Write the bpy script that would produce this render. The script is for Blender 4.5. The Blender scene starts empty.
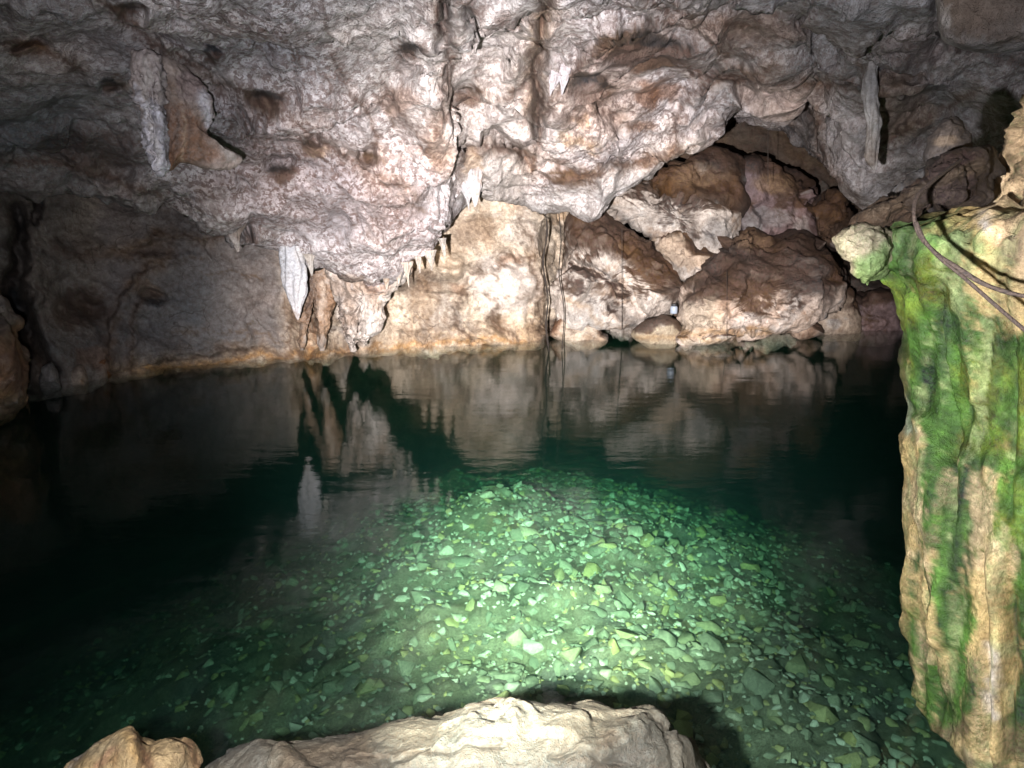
import bpy, math, random
import numpy as np
from mathutils import Vector
random.seed(7)
S = bpy.context.scene
COL = S.collection
# ------------------------------------------------------------------ camera
F = 740.0; PITCH = math.radians(14.0); CAMZ = 2.0
cp, sp = math.cos(PITCH), math.sin(PITCH)
def P(px, py, Y):
    """point seen at (px,py) at forward distance Y (metres along +Y)"""
    u = (px-512)/F; v = (384-py)/F
    dx, dy, dz = u, cp+v*sp, -sp+v*cp
    t = Y/dy
    return (dx*t, Y, CAMZ+dz*t)
def proj(V):
    x, y, z = V[..., 0], V[..., 1], V[..., 2]-CAMZ
    d = y*cp - z*sp
    u = y*sp + z*cp
    d = np.where(d < .2, .2, d)
    return 512+F*x/d, 384-F*u/d
cam = bpy.data.cameras.new("camera"); cam.lens = 36*F/1024; cam.sensor_width = 36
cam.clip_end = 200; cam.clip_start = .02
co = bpy.data.objects.new("camera", cam); COL.objects.link(co)
co.location = (0, 0, CAMZ); co.rotation_euler = (math.radians(90)-PITCH, 0, 0)
S.camera = co

# ------------------------------------------------------------------ noise
_P = np.random.RandomState(3).permutation(256).astype(np.int64)
_P = np.concatenate([_P, _P, _P])
_G = np.random.RandomState(5).normal(size=(256, 3)); _G /= np.linalg.norm(_G, axis=1)[:, None]
_R3 = np.random.RandomState(9).rand(256, 3)
from concurrent.futures import ThreadPoolExecutor
_EX = ThreadPoolExecutor(8)
def par(fn, p, *a):
    if len(p) < 20000: return fn(p, *a)
    r = list(_EX.map(lambda c: fn(c, *a), np.array_split(p, max(4, len(p)//16000))))
    return tuple(np.concatenate(c) for c in zip(*r)) if isinstance(r[0], tuple) else np.concatenate(r)
_G4 = _G
def perlin(p): return par(_perlin, p)
def _perlin(p):
    i = np.floor(p); f = p-i; i = i.astype(np.int64) & 255
    u = f*f*f*(f*(f*6-15)+10); fx, fy, fz = f[:, 0], f[:, 1], f[:, 2]; ux, uy, uz = u[:, 0], u[:, 1], u[:, 2]
    def yz(hx, dx):
        def z(hy, dy):
            def g(h, dz):
                G = _G[h]; return G[:, 0]*dx+G[:, 1]*dy+G[:, 2]*dz
            a = g(_P[hy], fz); b = g(_P[hy+1], fz-1); return a+(b-a)*uz
        a = z(_P[hx]+i[:, 2], fy); b = z(_P[hx+1]+i[:, 2], fy-1); return a+(b-a)*uy
    a = yz(_P[i[:, 0]]+i[:, 1], fx); b = yz(_P[i[:, 0]+1]+i[:, 1], fx-1)
    return (a+(b-a)*ux)*1.6
def fbm(p, freq, octv=4, gain=.5, mode=0):
    out = 0; a = 1.0
    for k in range(octv):
        n = perlin(p*freq+k*17.3)
        if mode == 1: n = np.abs(n)*2-.5          # billow: rounded lumps, sharp creases
        if mode == 2: n = .5-np.abs(n)*2          # ridges
        out = out+a*n; a *= gain; freq *= 2.03
    return out
def worley(p): return par(_worley, p)
def _worley(p):
    i = np.floor(p).astype(np.int64); f = p-i
    d1 = np.full(len(p), 9.); d2 = d1.copy(); idn = np.zeros(len(p))
    for a in (-1, 0, 1):
        for b in (-1, 0, 1):
            for c in (-1, 0, 1):
                h = _P[_P[_P[(i[:, 0]+a) & 255]+((i[:, 1]+b) & 255)]+((i[:, 2]+c) & 255)]
                q = _R3[h]+np.array((a, b, c))-f
                d = np.sqrt((q*q).sum(1))
                m = d < d1
                d2 = np.where(m, d1, np.minimum(d2, d)); idn = np.where(m, _R3[h, 1], idn); d1 = np.where(m, d, d1)
    return d1, d2, idn
_T3 = np.random.RandomState(12).rand(256, 3)-.5
def facet(p, k): return par(_facet, p, k)
def _facet(p, k):
    """broken rock: every cell is its own tilted plane, with a step at the cell border"""
    i = np.floor(p).astype(np.int64); f = p-i
    d1 = np.full(len(p), 9.); val = np.zeros(len(p)); d2 = d1.copy(); v2 = val.copy()
    for a in (-1, 0, 1):
        for b in (-1, 0, 1):
            for c in (-1, 0, 1):
                h = _P[_P[_P[(i[:, 0]+a+k) & 255]+((i[:, 1]+b) & 255)]+((i[:, 2]+c) & 255)]
                q = _R3[h]+np.array((a, b, c))-f; d = np.sqrt((q*q).sum(1))
                v = (q*_T3[h]).sum(1)*2.2+(_T3[h, 0]+_T3[h, 1])*.55
                m = d < d1
                d2n = np.where(m, d1, np.minimum(d2, d)); v2 = np.where(m, val, np.where(d < d2, v, v2)); d2 = d2n
                val = np.where(m, v, val); d1 = np.where(m, d, d1)
    t = sstep(0, .09, d2-d1)*.5+.5
    return val*t+v2*(1-t)
def sstep(a, b, x):
    t = np.clip((x-a)/(b-a), 0, 1); return t*t*(3-2*t)
def dist_poly(px, py, pts):
    d = np.full(px.shape, 1e9)
    if len(pts) == 1: return np.hypot(px-pts[0][0], py-pts[0][1])
    for (ax, ay), (bx, by) in zip(pts[:-1], pts[1:]):
        vx, vy = bx-ax, by-ay; L = vx*vx+vy*vy+1e-9
        t = np.clip(((px-ax)*vx+(py-ay)*vy)/L, 0, 1)
        d = np.minimum(d, np.hypot(px-ax-t*vx, py-ay-t*vy))
    return d
def in_poly(px, py, pts):
    c = np.zeros(px.shape, bool); n = len(pts)
    for k in range(n):
        ax, ay = pts[k]; bx, by = pts[(k+1) % n]
        if ay == by: continue
        m = ((ay > py) != (by > py)) & (px < (bx-ax)*(py-ay)/(by-ay)+ax)
        c ^= m
    return c

# ------------------------------------------------------------------ colours (linear albedo)
LILAC = (.53, .505, .545); PALE = (.62, .58, .57); WHITE = (.64, .62, .62); CREAM = (.60, .51, .41); BROWN = (.080, .044, .027)
TAN = (.26, .175, .11); OCHRE = (.42, .26, .12); DARK = (.016, .012, .010); GREY = (.24, .235, .245); MAUVE = (.18, .13, .14)
GREEN = (.075, .20, .02); YEL = (.44, .36, .21); PINK = (.55, .42, .37); RUST = (.22, .10, .045); DKGREY = (.12, .115, .12)

# ------------------------------------------------------------------ materials
def nodes(name):
    m = bpy.data.materials.new(name); m.use_nodes = True
    nt = m.node_tree; b = nt.nodes['Principled BSDF']
    return m, nt, b
def N(nt, t, **kw):
    n = nt.nodes.new(t)
    for k, v in kw.items():
        if k in n.inputs.keys(): n.inputs[k].default_value = v
        else: setattr(n, k, v)
    return n
def ramp(nt, src, p0, p1, c0=(0, 0, 0, 1), c1=(1, 1, 1, 1)):
    r = N(nt, 'ShaderNodeValToRGB'); e = r.color_ramp.elements
    e[0].position = p0; e[1].position = p1; e[0].color = c0; e[1].color = c1
    nt.links.new(src, r.inputs[0]); return r.outputs[0]
def mixc(nt, fac, a, b, typ='MIX'):
    m = N(nt, 'ShaderNodeMix', data_type='RGBA', blend_type=typ)
    for s, v in ((m.inputs[0], fac), (m.inputs[6], a), (m.inputs[7], b)):
        if hasattr(v, 'links') or isinstance(v, bpy.types.NodeSocket): nt.links.new(v, s)
        else: s.default_value = v
    return m.outputs[2]
def rock_mat(name, speck=(.085, .045, .036), bump=.035, scale=1.0, rough=(.5, .9), grain=(.62, 1.18)):
    m, nt, b = nodes(name); L = nt.links.new
    at = N(nt, 'ShaderNodeAttribute', attribute_name='Col')
    tc = N(nt, 'ShaderNodeTexCoord'); O = tc.outputs['Object']
    def noise(s, d=8, r=.62, dist=0):
        n = N(nt, 'ShaderNodeTexNoise', Scale=s*scale, Detail=d, Roughness=r, Distortion=dist); L(O, n.inputs['Vector']); return n.outputs[0]
    n1 = noise(3.2, 7, .68, .6); n2 = noise(17, 5, .72, .3); n3 = noise(70, 2, .6)
    v1 = mixc(nt, 1.0, at.outputs['Color'], ramp(nt, n1, .3, .68, (grain[0],)*3+(1,), (grain[1],)*3+(1,)), 'MULTIPLY')
    v2 = mixc(nt, 1.0, v1, ramp(nt, n2, .32, .66, (.60, .56, .53, 1), (1.18, 1.18, 1.20, 1)), 'MULTIPLY')
    # dirt specks, amount in the attribute's alpha
    s1 = ramp(nt, noise(24, 4, .72, .3), .475, .53); s2 = ramp(nt, noise(2.1, 3, .6, .8), .32, .46)
    k = N(nt, 'ShaderNodeMath', operation='MULTIPLY'); L(s1, k.inputs[0]); L(s2, k.inputs[1])
    k2 = N(nt, 'ShaderNodeMath', operation='MULTIPLY'); L(k.outputs[0], k2.inputs[0]); L(at.outputs['Alpha'], k2.inputs[1])
    v3 = mixc(nt, k2.outputs[0], v2, speck+(1,))
    s3 = ramp(nt, noise(7.5, 6, .75, .4), .50, .60); k3 = N(nt, 'ShaderNodeMath', operation='MULTIPLY'); L(s3, k3.inputs[0]); L(at.outputs['Alpha'], k3.inputs[1])
    v3 = mixc(nt, k3.outputs[0], v3, mixc(nt, .34, v2, speck+(1,)))
    # thin meandering veins of dirt
    vo = N(nt, 'ShaderNodeTexVoronoi', feature='DISTANCE_TO_EDGE', Scale=1.9*scale)
    ad = N(nt, 'ShaderNodeVectorMath', operation='MULTIPLY_ADD'); nn = N(nt, 'ShaderNodeTexNoise', Scale=2.5*scale, Detail=3)
    L(O, nn.inputs['Vector']); L(nn.outputs[1], ad.inputs[0]); ad.inputs[1].default_value = (.9, .9, .9); L(O, ad.inputs[2]); L(ad.outputs[0], vo.inputs['Vector'])
    vein = ramp(nt, vo.outputs[0], .0, .022, (1, 1, 1, 1), (0, 0, 0, 1))
    vk = N(nt, 'ShaderNodeMath', operation='MULTIPLY'); L(vein, vk.inputs[0]); L(ramp(nt, noise(1.3, 3), .46, .62), vk.inputs[1])
    vk2 = N(nt, 'ShaderNodeMath', operation='MULTIPLY', ); L(vk.outputs[0], vk2.inputs[0]); vk2.inputs[1].default_value = .62
    v4 = mixc(nt, vk2.outputs[0], v3, (.035, .022, .016, 1))
    L(v4, b.inputs['Base Color'])
    rr = N(nt, 'ShaderNodeMapRange'); L(n1, rr.inputs[0]); rr.inputs[1].default_value = .3; rr.inputs[2].default_value = .7
    rr.inputs[3].default_value = rough[0]; rr.inputs[4].default_value = rough[1]; L(rr.outputs[0], b.inputs['Roughness'])
    b.inputs['Specular IOR Level'].default_value = .35
    b1 = N(nt, 'ShaderNodeBump', Strength=1.0, Distance=bump); L(n2, b1.inputs['Height'])
    b0 = N(nt, 'ShaderNodeBump', Strength=1.0, Distance=bump*.9); L(n1, b0.inputs['Height']); L(b0.outputs[0], b1.inputs['Normal'])
    b2 = N(nt, 'ShaderNodeBump', Strength=1.0, Distance=bump*.22); L(n3, b2.inputs['Height']); L(b1.outputs[0], b2.inputs['Normal'])
    L(b2.outputs[0], b.inputs['Normal'])
    return m
M_ROCK = rock_mat('cave_rock'); M_WALL = rock_mat('wall_rock', bump=.026)
M_CLOSE = rock_mat('near_rock', scale=3.2, bump=.012, speck=(.10, .07, .045))
M_FLOW = rock_mat('flowstone', scale=2.6, bump=.012, speck=(.03, .085, .012), rough=(.35, .75))
M_STAL = rock_mat('dripstone', scale=2.0, bump=.010, speck=(.3, .26, .25), rough=(.4, .8))

# ------------------------------------------------------------------ mesh helpers
def tag(o, label=None, cat=None, group=None, kind=None):
    for k, v in (('label', label), ('category', cat), ('group', group), ('kind', kind)):
        if v: o[k] = v
    return o
def mesh_np(name, V, Q, mat, col=None, tri=False, parent=None, smooth=True):
    me = bpy.data.meshes.new(name); k = 3 if tri else 4
    me.vertices.add(len(V)); me.vertices.foreach_set('co', np.asarray(V, np.float32).ravel())
    me.loops.add(Q.size); me.loops.foreach_set('vertex_index', Q.astype(np.int32).ravel())
    me.polygons.add(len(Q)); me.polygons.foreach_set('loop_start', np.arange(0, Q.size, k, dtype=np.int32))
    me.update(calc_edges=True)
    me.polygons.foreach_set('use_smooth', np.full(len(Q), smooth))
    if col is not None:
        a = me.color_attributes.new('Col', 'FLOAT_COLOR', 'POINT'); a.data.foreach_set('color', col.astype(np.float32).ravel())
    me.materials.append(mat); me.validate()
    o = bpy.data.objects.new(name, me); COL.objects.link(o)
    if parent: o.parent = parent
    return o
def grid_quads(R, C, wrap=False):
    c = np.arange(C if wrap else C-1); r = np.arange(R-1)
    r, c = np.meshgrid(r, c, indexing='ij'); c2 = (c+1) % C
    return np.stack([r*C+c, r*C+c2, (r+1)*C+c2, (r+1)*C+c], -1).reshape(-1, 4)
def cr_axis(A, counts):
    """Catmull-Rom (centripetal-ish, plain) along axis 0, counts[i] samples in segment i"""
    n = len(A); out = []
    for i in range(n-1):
        p0 = A[max(i-1, 0)]; p1 = A[i]; p2 = A[i+1]; p3 = A[min(i+2, n-1)]
        l1 = np.linalg.norm((p2-p1).reshape(-1, 3), axis=1).mean()+1e-6
        l0 = np.linalg.norm((p1-p0).reshape(-1, 3), axis=1).mean()+1e-6 if i > 0 else l1
        l2 = np.linalg.norm((p3-p2).reshape(-1, 3), axis=1).mean()+1e-6 if i < n-2 else l1
        m1 = ((p1-p0)/l0+(p2-p1)/l1)/2*l1 if i > 0 else (p2-p1)
        m2 = ((p2-p1)/l1+(p3-p2)/l2)/2*l1 if i < n-2 else (p2-p1)
        for t in np.arange(counts[i])/counts[i]:
            t2, t3 = t*t, t*t*t
            out.append((2*t3-3*t2+1)*p1+(t3-2*t2+t)*m1+(-2*t3+3*t2)*p2+(t3-t2)*m2)
    out.append(A[-1]); return np.array(out)
def seg_counts(A, px_step, world_step, lim=150):
    cs = []
    a, b = proj(A)
    for i in range(len(A)-1):
        w = np.linalg.norm(A[i+1]-A[i], axis=-1)
        vis = (a[i] > -80) & (a[i] < 1104) & (b[i] > -120) & (b[i] < 860) & (A[i][:, 1] > 1)
        vis |= (a[i+1] > -80) & (a[i+1] < 1104) & (b[i+1] > -120) & (b[i+1] < 860) & (A[i+1][:, 1] > 1)
        d = np.hypot(a[i+1]-a[i], b[i+1]-b[i])
        n = w.max()/world_step
        if vis.any(): n = max(n, np.percentile(d[vis], 80)/px_step, w[vis].max()/.075)
        cs.append(int(np.clip(math.ceil(n), 2, lim)))
    return cs
def normals_grid(V, wrap=False):
    if wrap:
        dc = np.roll(V, -1, 1)-np.roll(V, 1, 1)
    else:
        dc = np.gradient(V, axis=1)
    dr = np.gradient(V, axis=0)
    n = np.cross(dc, dr); return n/(np.linalg.norm(n, axis=-1, keepdims=True)+1e-9)
def shape_mask(px, py, sh, warp):
    """sh = ('s', pts, width) line | ('e', x, y, rx, ry) ellipse | ('p', pts, soft) polygon"""
    if sh[0] == 's':
        d = dist_poly(px, py, sh[1])/sh[2]; return np.exp(-d*d*1.2)
    if sh[0] == 'o':                                   # ledge: sharp on one side, fading on the other
        best = np.full(px.shape, 1e9); sg = np.zeros(px.shape)
        for (ax, ay), (bx, by) in zip(sh[1][:-1], sh[1][1:]):
            vx, vy = bx-ax, by-ay; t = np.clip(((px-ax)*vx+(py-ay)*vy)/(vx*vx+vy*vy), 0, 1)
            dd = np.hypot(px-ax-t*vx, py-ay-t*vy); m = dd < best
            best = np.where(m, dd, best); sg = np.where(m, vx*(py-ay)-vy*(px-ax), sg)
        ends = np.minimum(np.hypot(px-sh[1][0][0], py-sh[1][0][1]), np.hypot(px-sh[1][-1][0], py-sh[1][-1][1]))
        return np.where(sg > 0, 1, 0)*sstep(0, 2.5, best)*np.exp(-best/sh[2])*sstep(0, sh[2]*.8, ends)
    if sh[0] == 'h':                                   # pocket: undercut at its upper edge, running out below
        d = np.hypot((px-sh[1])/sh[3], (py-sh[2])/sh[4]); return (1-sstep(.55, 1.1, d))*np.clip(.5-.65*(py-sh[2])/sh[4], 0, 1)
    if sh[0] == 'e':
        d = np.hypot((px-sh[1])/sh[3], (py-sh[2])/sh[4]); return 1-sstep(.65, 1.2, d)
    d = dist_poly(px, py, list(sh[1])+[sh[1][0]]); ins = in_poly(px, py, sh[1])
    return sstep(-sh[2], sh[2], np.where(ins, d, -d))
def paint(V, base, ops, seed=0, speck=0., warp=7., stain=.7, crust=None):
    """base albedo and ops [(colour, strength, shape, speck or None)]"""
    n = len(V); px, py = proj(V)
    w1 = fbm(V+seed, 2.4, 5, .72); w2 = fbm(V+seed+31.7, 2.4, 5, .72)
    wx, wy = px+warp*w1, py+warp*w2
    C = np.tile(np.array(base, float), (n, 1)); A = np.full(n, float(speck))
    q = fbm(V+seed+40, 1.25, 5, .6)+.35*fbm(V+seed+3, 6, 3, .6, 2)
    m = (sstep(.18, .62, q)*stain)[:, None]; C = C*(1-m)+C*np.array((.50, .385, .29))*m
    q = fbm(V+seed+71, 1.6, 5, .62); m = (sstep(.30, .55, q)*stain*.8)[:, None]; C = C*(1-m)+np.array((.62, .60, .60))*(.35+C.mean(1, keepdims=True))*m
    if crust is not None:                                  # brown silt lying on the upward faces
        m = sstep(.10, .40, crust+.55*fbm(V+seed+5, 1.8, 5, .62))[:, None]*.93
        C = C*(1-m)+np.array((.062, .036, .022))*(1+.5*fbm(V+seed+15, 5, 4, .6)[:, None])*m; A = A*(1-m[:, 0])+.6*m[:, 0]
    for op in ops:
        m = (shape_mask(wx, wy, op[2], 0) if len(op) < 5 else shape_mask(px+.25*warp*w1, py+.25*warp*w2, op[2], 0))*op[1]
        C = C*(1-m[:, None])+np.array(op[0])*m[:, None]
        if len(op) > 3: A = A*(1-m)+op[3]*m
    # broad natural colour drift
    t = fbm(V+seed+9, .9, 4, .55)[:, None]
    C = C*(1+.22*t)*np.array([1.03, 1, .96])+np.array([.02, 0, -.015])*t
    return np.concatenate([np.clip(C, .01, .85), A[:, None]], 1)
def displace(V, Nn, amp, seed=0, feats=(), scale=1., layers=(1, 1, 1, 1)):
    sh = V.shape; v = V.reshape(-1, 3); n = Nn.reshape(-1, 3)
    px, py = proj(v); q = v*scale+seed
    w = fbm(q+5, 1.3, 3)
    wv = np.stack([w, fbm(q+11, 1.3, 3), fbm(q+23, 1.3, 3)], 1)*.25
    ani = (q+wv*1.3)@np.array([[.82, 0, .35], [0, .9, 0], [-.5, 0, 1.25]])      # beds dip down to the right
    rough = .30+.9*sstep(-.25, .45, fbm(q+50, .75, 3))
    d = layers[0]*.20*fbm(q, .7, 3)
    d = d+layers[1]*.06*fbm(q+wv, 1.3, 3, .5, 1)
    if layers[2]: d = d+layers[2]*(.17*facet(ani*.95, 0)+.060*facet(ani*2.6+7, 3)*rough)
    d = d+layers[3]*rough*(.022*facet(q*6.5+wv*3+3, 5)+.016*fbm(q+wv*.5, 6, 3, .5, 2)+.010*fbm(q, 16, 3, .6))
    d = d*amp
    wob = 6.*w
    out = v+n*d[:, None]
    ray = np.array([0, 0, CAMZ])-v; ray /= np.linalg.norm(ray, axis=1)[:, None]
    e = 0; k = 2.5*scale if scale < 3 else 5.
    fx = 6*fbm(v+61, k*1.2, 3, .65); fy = 6*fbm(v+83, k*1.2, 3, .65); md = np.clip(.9+.8*fbm(v+97, k*.6, 2), .25, 1.4)
    for f in feats:                                       # carved or raised forms: (metres, shape)
        e = e+f[0]*shape_mask(px+wob+fx, py+24*wv[:, 1]+fy, f[1], 0)*(md if f[1][0] in 'so' else 1)
    if feats: out = out+ray*e[:, None]
    return out.reshape(sh)
def patch(name, net, mat, base, ops, feats=(), amp=1., seed=0, speck=0., step=1.7, flip=False, wstep=.25, layers=(1, 1, 1, 1), scale=1., warp=7., stain=.6):
    A = np.array(net, float)
    rc = seg_counts(A, step, wstep); cc = seg_counts(A.transpose(1, 0, 2), step, wstep)
    V = cr_axis(A, rc); V = cr_axis(V.transpose(1, 0, 2), cc).transpose(1, 0, 2)
    n = normals_grid(V)
    g = n*(np.array([0, 0, CAMZ])-V)
    n = n*(1 if g.sum() > 0 else -1); print(name, 'facing', g.sum())
    W = displace(V, n, amp, seed, feats, scale, layers)
    col = paint(W.reshape(-1, 3), base, ops, seed, speck, warp, stain)
    Q = grid_quads(*V.shape[:2])
    if flip: Q = Q[:, ::-1]
    print(name, V.shape)
    return mesh_np(name, W.reshape(-1, 3), Q, mat, col)
def closed_spline(pts, n):
    A = np.array(pts, float); m = len(A); L = np.linalg.norm(np.roll(A, -1, 0)-A, axis=1)
    cum = np.concatenate([[0], np.cumsum(L)]); out = []
    for s in np.linspace(0, cum[-1], n, endpoint=False):
        i = min(np.searchsorted(cum, s, 'right')-1, m-1); t = (s-cum[i])/L[i]
        p0, p1, p2, p3 = A[i-1], A[i], A[(i+1) % m], A[(i+2) % m]
        c = .5*((2*p1)+(p2-p0)*t+(2*p0-5*p1+4*p2-p3)*t*t+(-p0+3*p1-3*p2+p3)*t**3)
        out.append(.6*c+.4*(p1+(p2-p1)*t))
    return np.array(out)
def boulder(name, pts, Y, thick, mat, base, ops=(), feats=(), crusted=False, stain=.7, tilt=0., yaw=0., amp=.5, seed=0, speck=.2, power=2.4, res=None,
            center=None, layers=(.4, .5, 1.1, .9), scale=1.25, step=1.8, warp=5., facets=0, back=1.):
    """a closed rock whose front silhouette follows pts; thick = half depth"""
    per = sum(math.dist(pts[i], pts[i-1]) for i in range(len(pts)))
    n = res or int(np.clip(per/step, 28, 420)); m = max(8, int(n/5))
    O = closed_spline(pts, n); c = np.array(center) if center else O.mean(0)
    zc = P(c[0], c[1], Y)[2]
    rs = np.sin(np.linspace(0, 1, m)*math.pi/2)              # denser near rim
    rows = []
    ok = lambda r: (1-r**power)**(1/power) if r < 1 else 0
    def ring(r, sgn):
        out = []
        for (ox, oy) in O:
            x = c[0]+(ox-c[0])*r; y = c[1]+(oy-c[1])*r
            p = np.array(P(x, y, Y))
            p[1] = Y
            out.append(p)
        out = np.array(out)
        out[:, 1] += tilt*(out[:, 2]-zc)+yaw*(out[:, 0]-P(c[0], c[1], Y)[0])+sgn*thick*ok(r)*(1 if sgn < 0 else back)
        # keep the drawn outline when the rock leans
        k = out[:, 1]/Y; out[:, 0] *= k; out[:, 2] = CAMZ+(out[:, 2]-CAMZ)*k
        return out
    for r in rs[1:]: rows.append(ring(r, -1))
    for r in rs[1:-1][::-1]: rows.append(ring(r, 1))
    V = np.array(rows); nn = normals_grid(V, True)
    cen = V.reshape(-1, 3).mean(0)
    if (nn*(V-cen)).sum() < 0: nn = -nn; flip = True
    else: flip = False
    if facets:
        rg = np.random.RandomState(seed+1)
        for k in range(facets):
            d = rg.normal(size=3); d[1] = -abs(d[1])*1.2; d /= np.linalg.norm(d)
            h = ((V-cen)@d); lim = h.max()*rg.uniform(.62, .85)
            ex = np.clip(h-lim, 0, None); V = V-d*ex[..., None]*.85
        nn = normals_grid(V, True); nn = -nn if flip else nn
    W = displace(V, nn, amp, seed*3.1, feats, scale, layers)
    R, Cc = W.shape[:2]; Wf = W.reshape(-1, 3)
    cz = None
    if crusted:
        n2 = normals_grid(W, True)*(-1 if flip else 1); cz = .65*nn.reshape(-1, 3)[:, 2]+.35*n2.reshape(-1, 3)[:, 2]
    col = paint(W.reshape(-1, 3), base, ops, seed*3.1, speck, warp, stain, cz)
    Q = grid_quads(R, Cc, True)
    f0 = Wf[:Cc].mean(0); f1 = Wf[-Cc:].mean(0)
    Wf = np.concatenate([Wf, [f0, f1]]); col = np.concatenate([col, [col[0], col[-1]]])
    a = np.arange(Cc); b = (a+1) % Cc
    T0 = np.stack([np.full(Cc, R*Cc), b, a, a], 1); T1 = np.stack([np.full(Cc, R*Cc+1), (R-1)*Cc+a, (R-1)*Cc+b, (R-1)*Cc+b], 1)
    me_q = Q if not flip else Q[:, ::-1]
    # build with mixed faces
    tris = np.concatenate([T0[:, :3], T1[:, :3]]); tris = tris if not flip else tris[:, ::-1]
    tri_all = np.concatenate([me_q[:, [0, 1, 2]], me_q[:, [0, 2, 3]], tris])
    return mesh_np(name, Wf, tri_all, mat, col, tri=True)
def tube(name, pts, radii, mat, base, seed=0, n=14, lumps=.15, ridge=0., sub=6, speck=.1, parent=None, ell=None, cut=False, lf=9.):
    A = np.array(pts, float); R = np.array(radii, float)
    V = cr_axis(np.concatenate([A], 0)[:, None, :], [sub]*(len(A)-1))[:, 0]
    r = np.interp(np.linspace(0, len(A)-1, len(V)), np.arange(len(A)), R)
    T = np.gradient(V, axis=0); T /= np.linalg.norm(T, axis=1)[:, None]
    up = np.array([0, 1, 0.]) if abs(T[:, 1]).mean() < .8 else np.array([1., 0, 0])
    U = np.cross(T, up); U /= np.linalg.norm(U, axis=1)[:, None]; B = np.cross(T, U)
    th = np.linspace(0, 2*math.pi, n, endpoint=False)
    ey = ell if ell else 1.
    dirs = U[:, None]*np.cos(th)[None, :, None]+B[:, None]*np.sin(th)[None, :, None]*ey
    base_v = V[:, None]+dirs*r[:, None, None]
    q = base_v.reshape(-1, 3)+seed
    k = lumps*fbm(q*np.array([1, 1, .35 if ridge else 1]), lf, 4).reshape(len(V), n)
    if ridge: k = k+ridge*np.abs(np.sin(th*3.5+seed+1.2*np.sin(V[:, 2]*5)[:, None]))-ridge*.5
    W = V[:, None]+dirs*(r[:, None]*(1+k))[..., None]
    Wf = W.reshape(-1, 3)
    col = paint(Wf, base, (), seed, speck)
    Wf = np.concatenate([Wf, [V[0], V[-1]]]); col = np.concatenate([col, [col[0], col[-1]]])
    Q = grid_quads(len(V), n, True); a = np.arange(n); b = (a+1) % n
    T0 = np.stack([np.full(n, len(V)*n), b, a], 1); T1 = np.stack([np.full(n, len(V)*n+1), (len(V)-1)*n+a, (len(V)-1)*n+b], 1)
    tri = np.concatenate([Q[:, [0, 1, 2]], Q[:, [0, 2, 3]], T0, T1])
    return mesh_np(name, Wf, tri, mat, col, tri=True, parent=parent)

# ------------------------------------------------------------------ the cave: ceiling
# lip of the overhang per column: px, py, distance, brow (how far the ceiling bulges down before the lip)
LIP = [(-420, 175, 5.6), (-150, 185, 6.0), (0, 192, 6.4), (80, 192, 6.8), (150, 203, 7.1), (190, 210, 7.3), (225, 231, 7.45), (255, 232, 7.6), (290, 243, 7.75),
       (318, 258, 7.9), (345, 264, 8.1), (368, 276, 8.2), (390, 274, 8.2), (408, 264, 8.2), (438, 258, 8.25), (453, 240, 8.35), (464, 214, 8.7), (474, 204, 9.1),
       (505, 208, 9.3), (535, 208, 9.5), (565, 214, 9.6), (600, 216, 9.7), (612, 200, 9.7), (650, 180, 9.7), (680, 163, 9.7), (703, 150, 9.7),
       (716, 122, 9.6), (742, 108, 9.6), (770, 122, 9.5), (788, 122, 9.4), (800, 100, 9.3), (815, 92, 9.2), (835, 150, 9.3), (855, 190, 9.3), (880, 214, 9.2), (930, 225, 8.8), (1000, 230, 8.0), (1100, 230, 7.2), (1400, 220, 6.0)]
net = []
rows = [[], [], [], [], [], [], [], [], []]
for i, (px, py, Y) in enumerate(LIP):
    top = np.array(P(512+(px-512)*.98, -40, 4.2)); lip = np.array(P(px, py, Y))
    X0 = top[0]
    rows[0].append((X0*1.15, -3.0, 3.9)); rows[1].append((X0*1.05, .5, 3.75)); rows[2].append(tuple(np.array(P(px, -330, 2.7))))
    rows[3].append(tuple(top))
    for k, t in ((4, .34), (5, .68)):
        tt = np.array(P(px, -40+(py+40)*t, 4.2+(Y-4.2)*(t**.85)))
        rows[k].append(tuple(tt))
    rows[6].append(tuple(lip))
    bk = np.array(P(px, py-10, Y+.35)); rows[7].append(tuple(bk))
    rows[8].append((lip[0]*1.25, 16.5, 3.6))
for k, rw in enumerate(rows):                              # out to the side walls
    for sgn in (-1, 1):
        q = rw[0] if sgn < 0 else rw[-1]
        for X, dz in ((10.5, -.1), (15.5, -.9)):
            p = (sgn*max(X, abs(q[0])+1), q[1]+(0 if k < 3 else .6), q[2]+dz*.5)
            if sgn < 0: rw.insert(0, p)
            else: rw.append(p)
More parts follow.
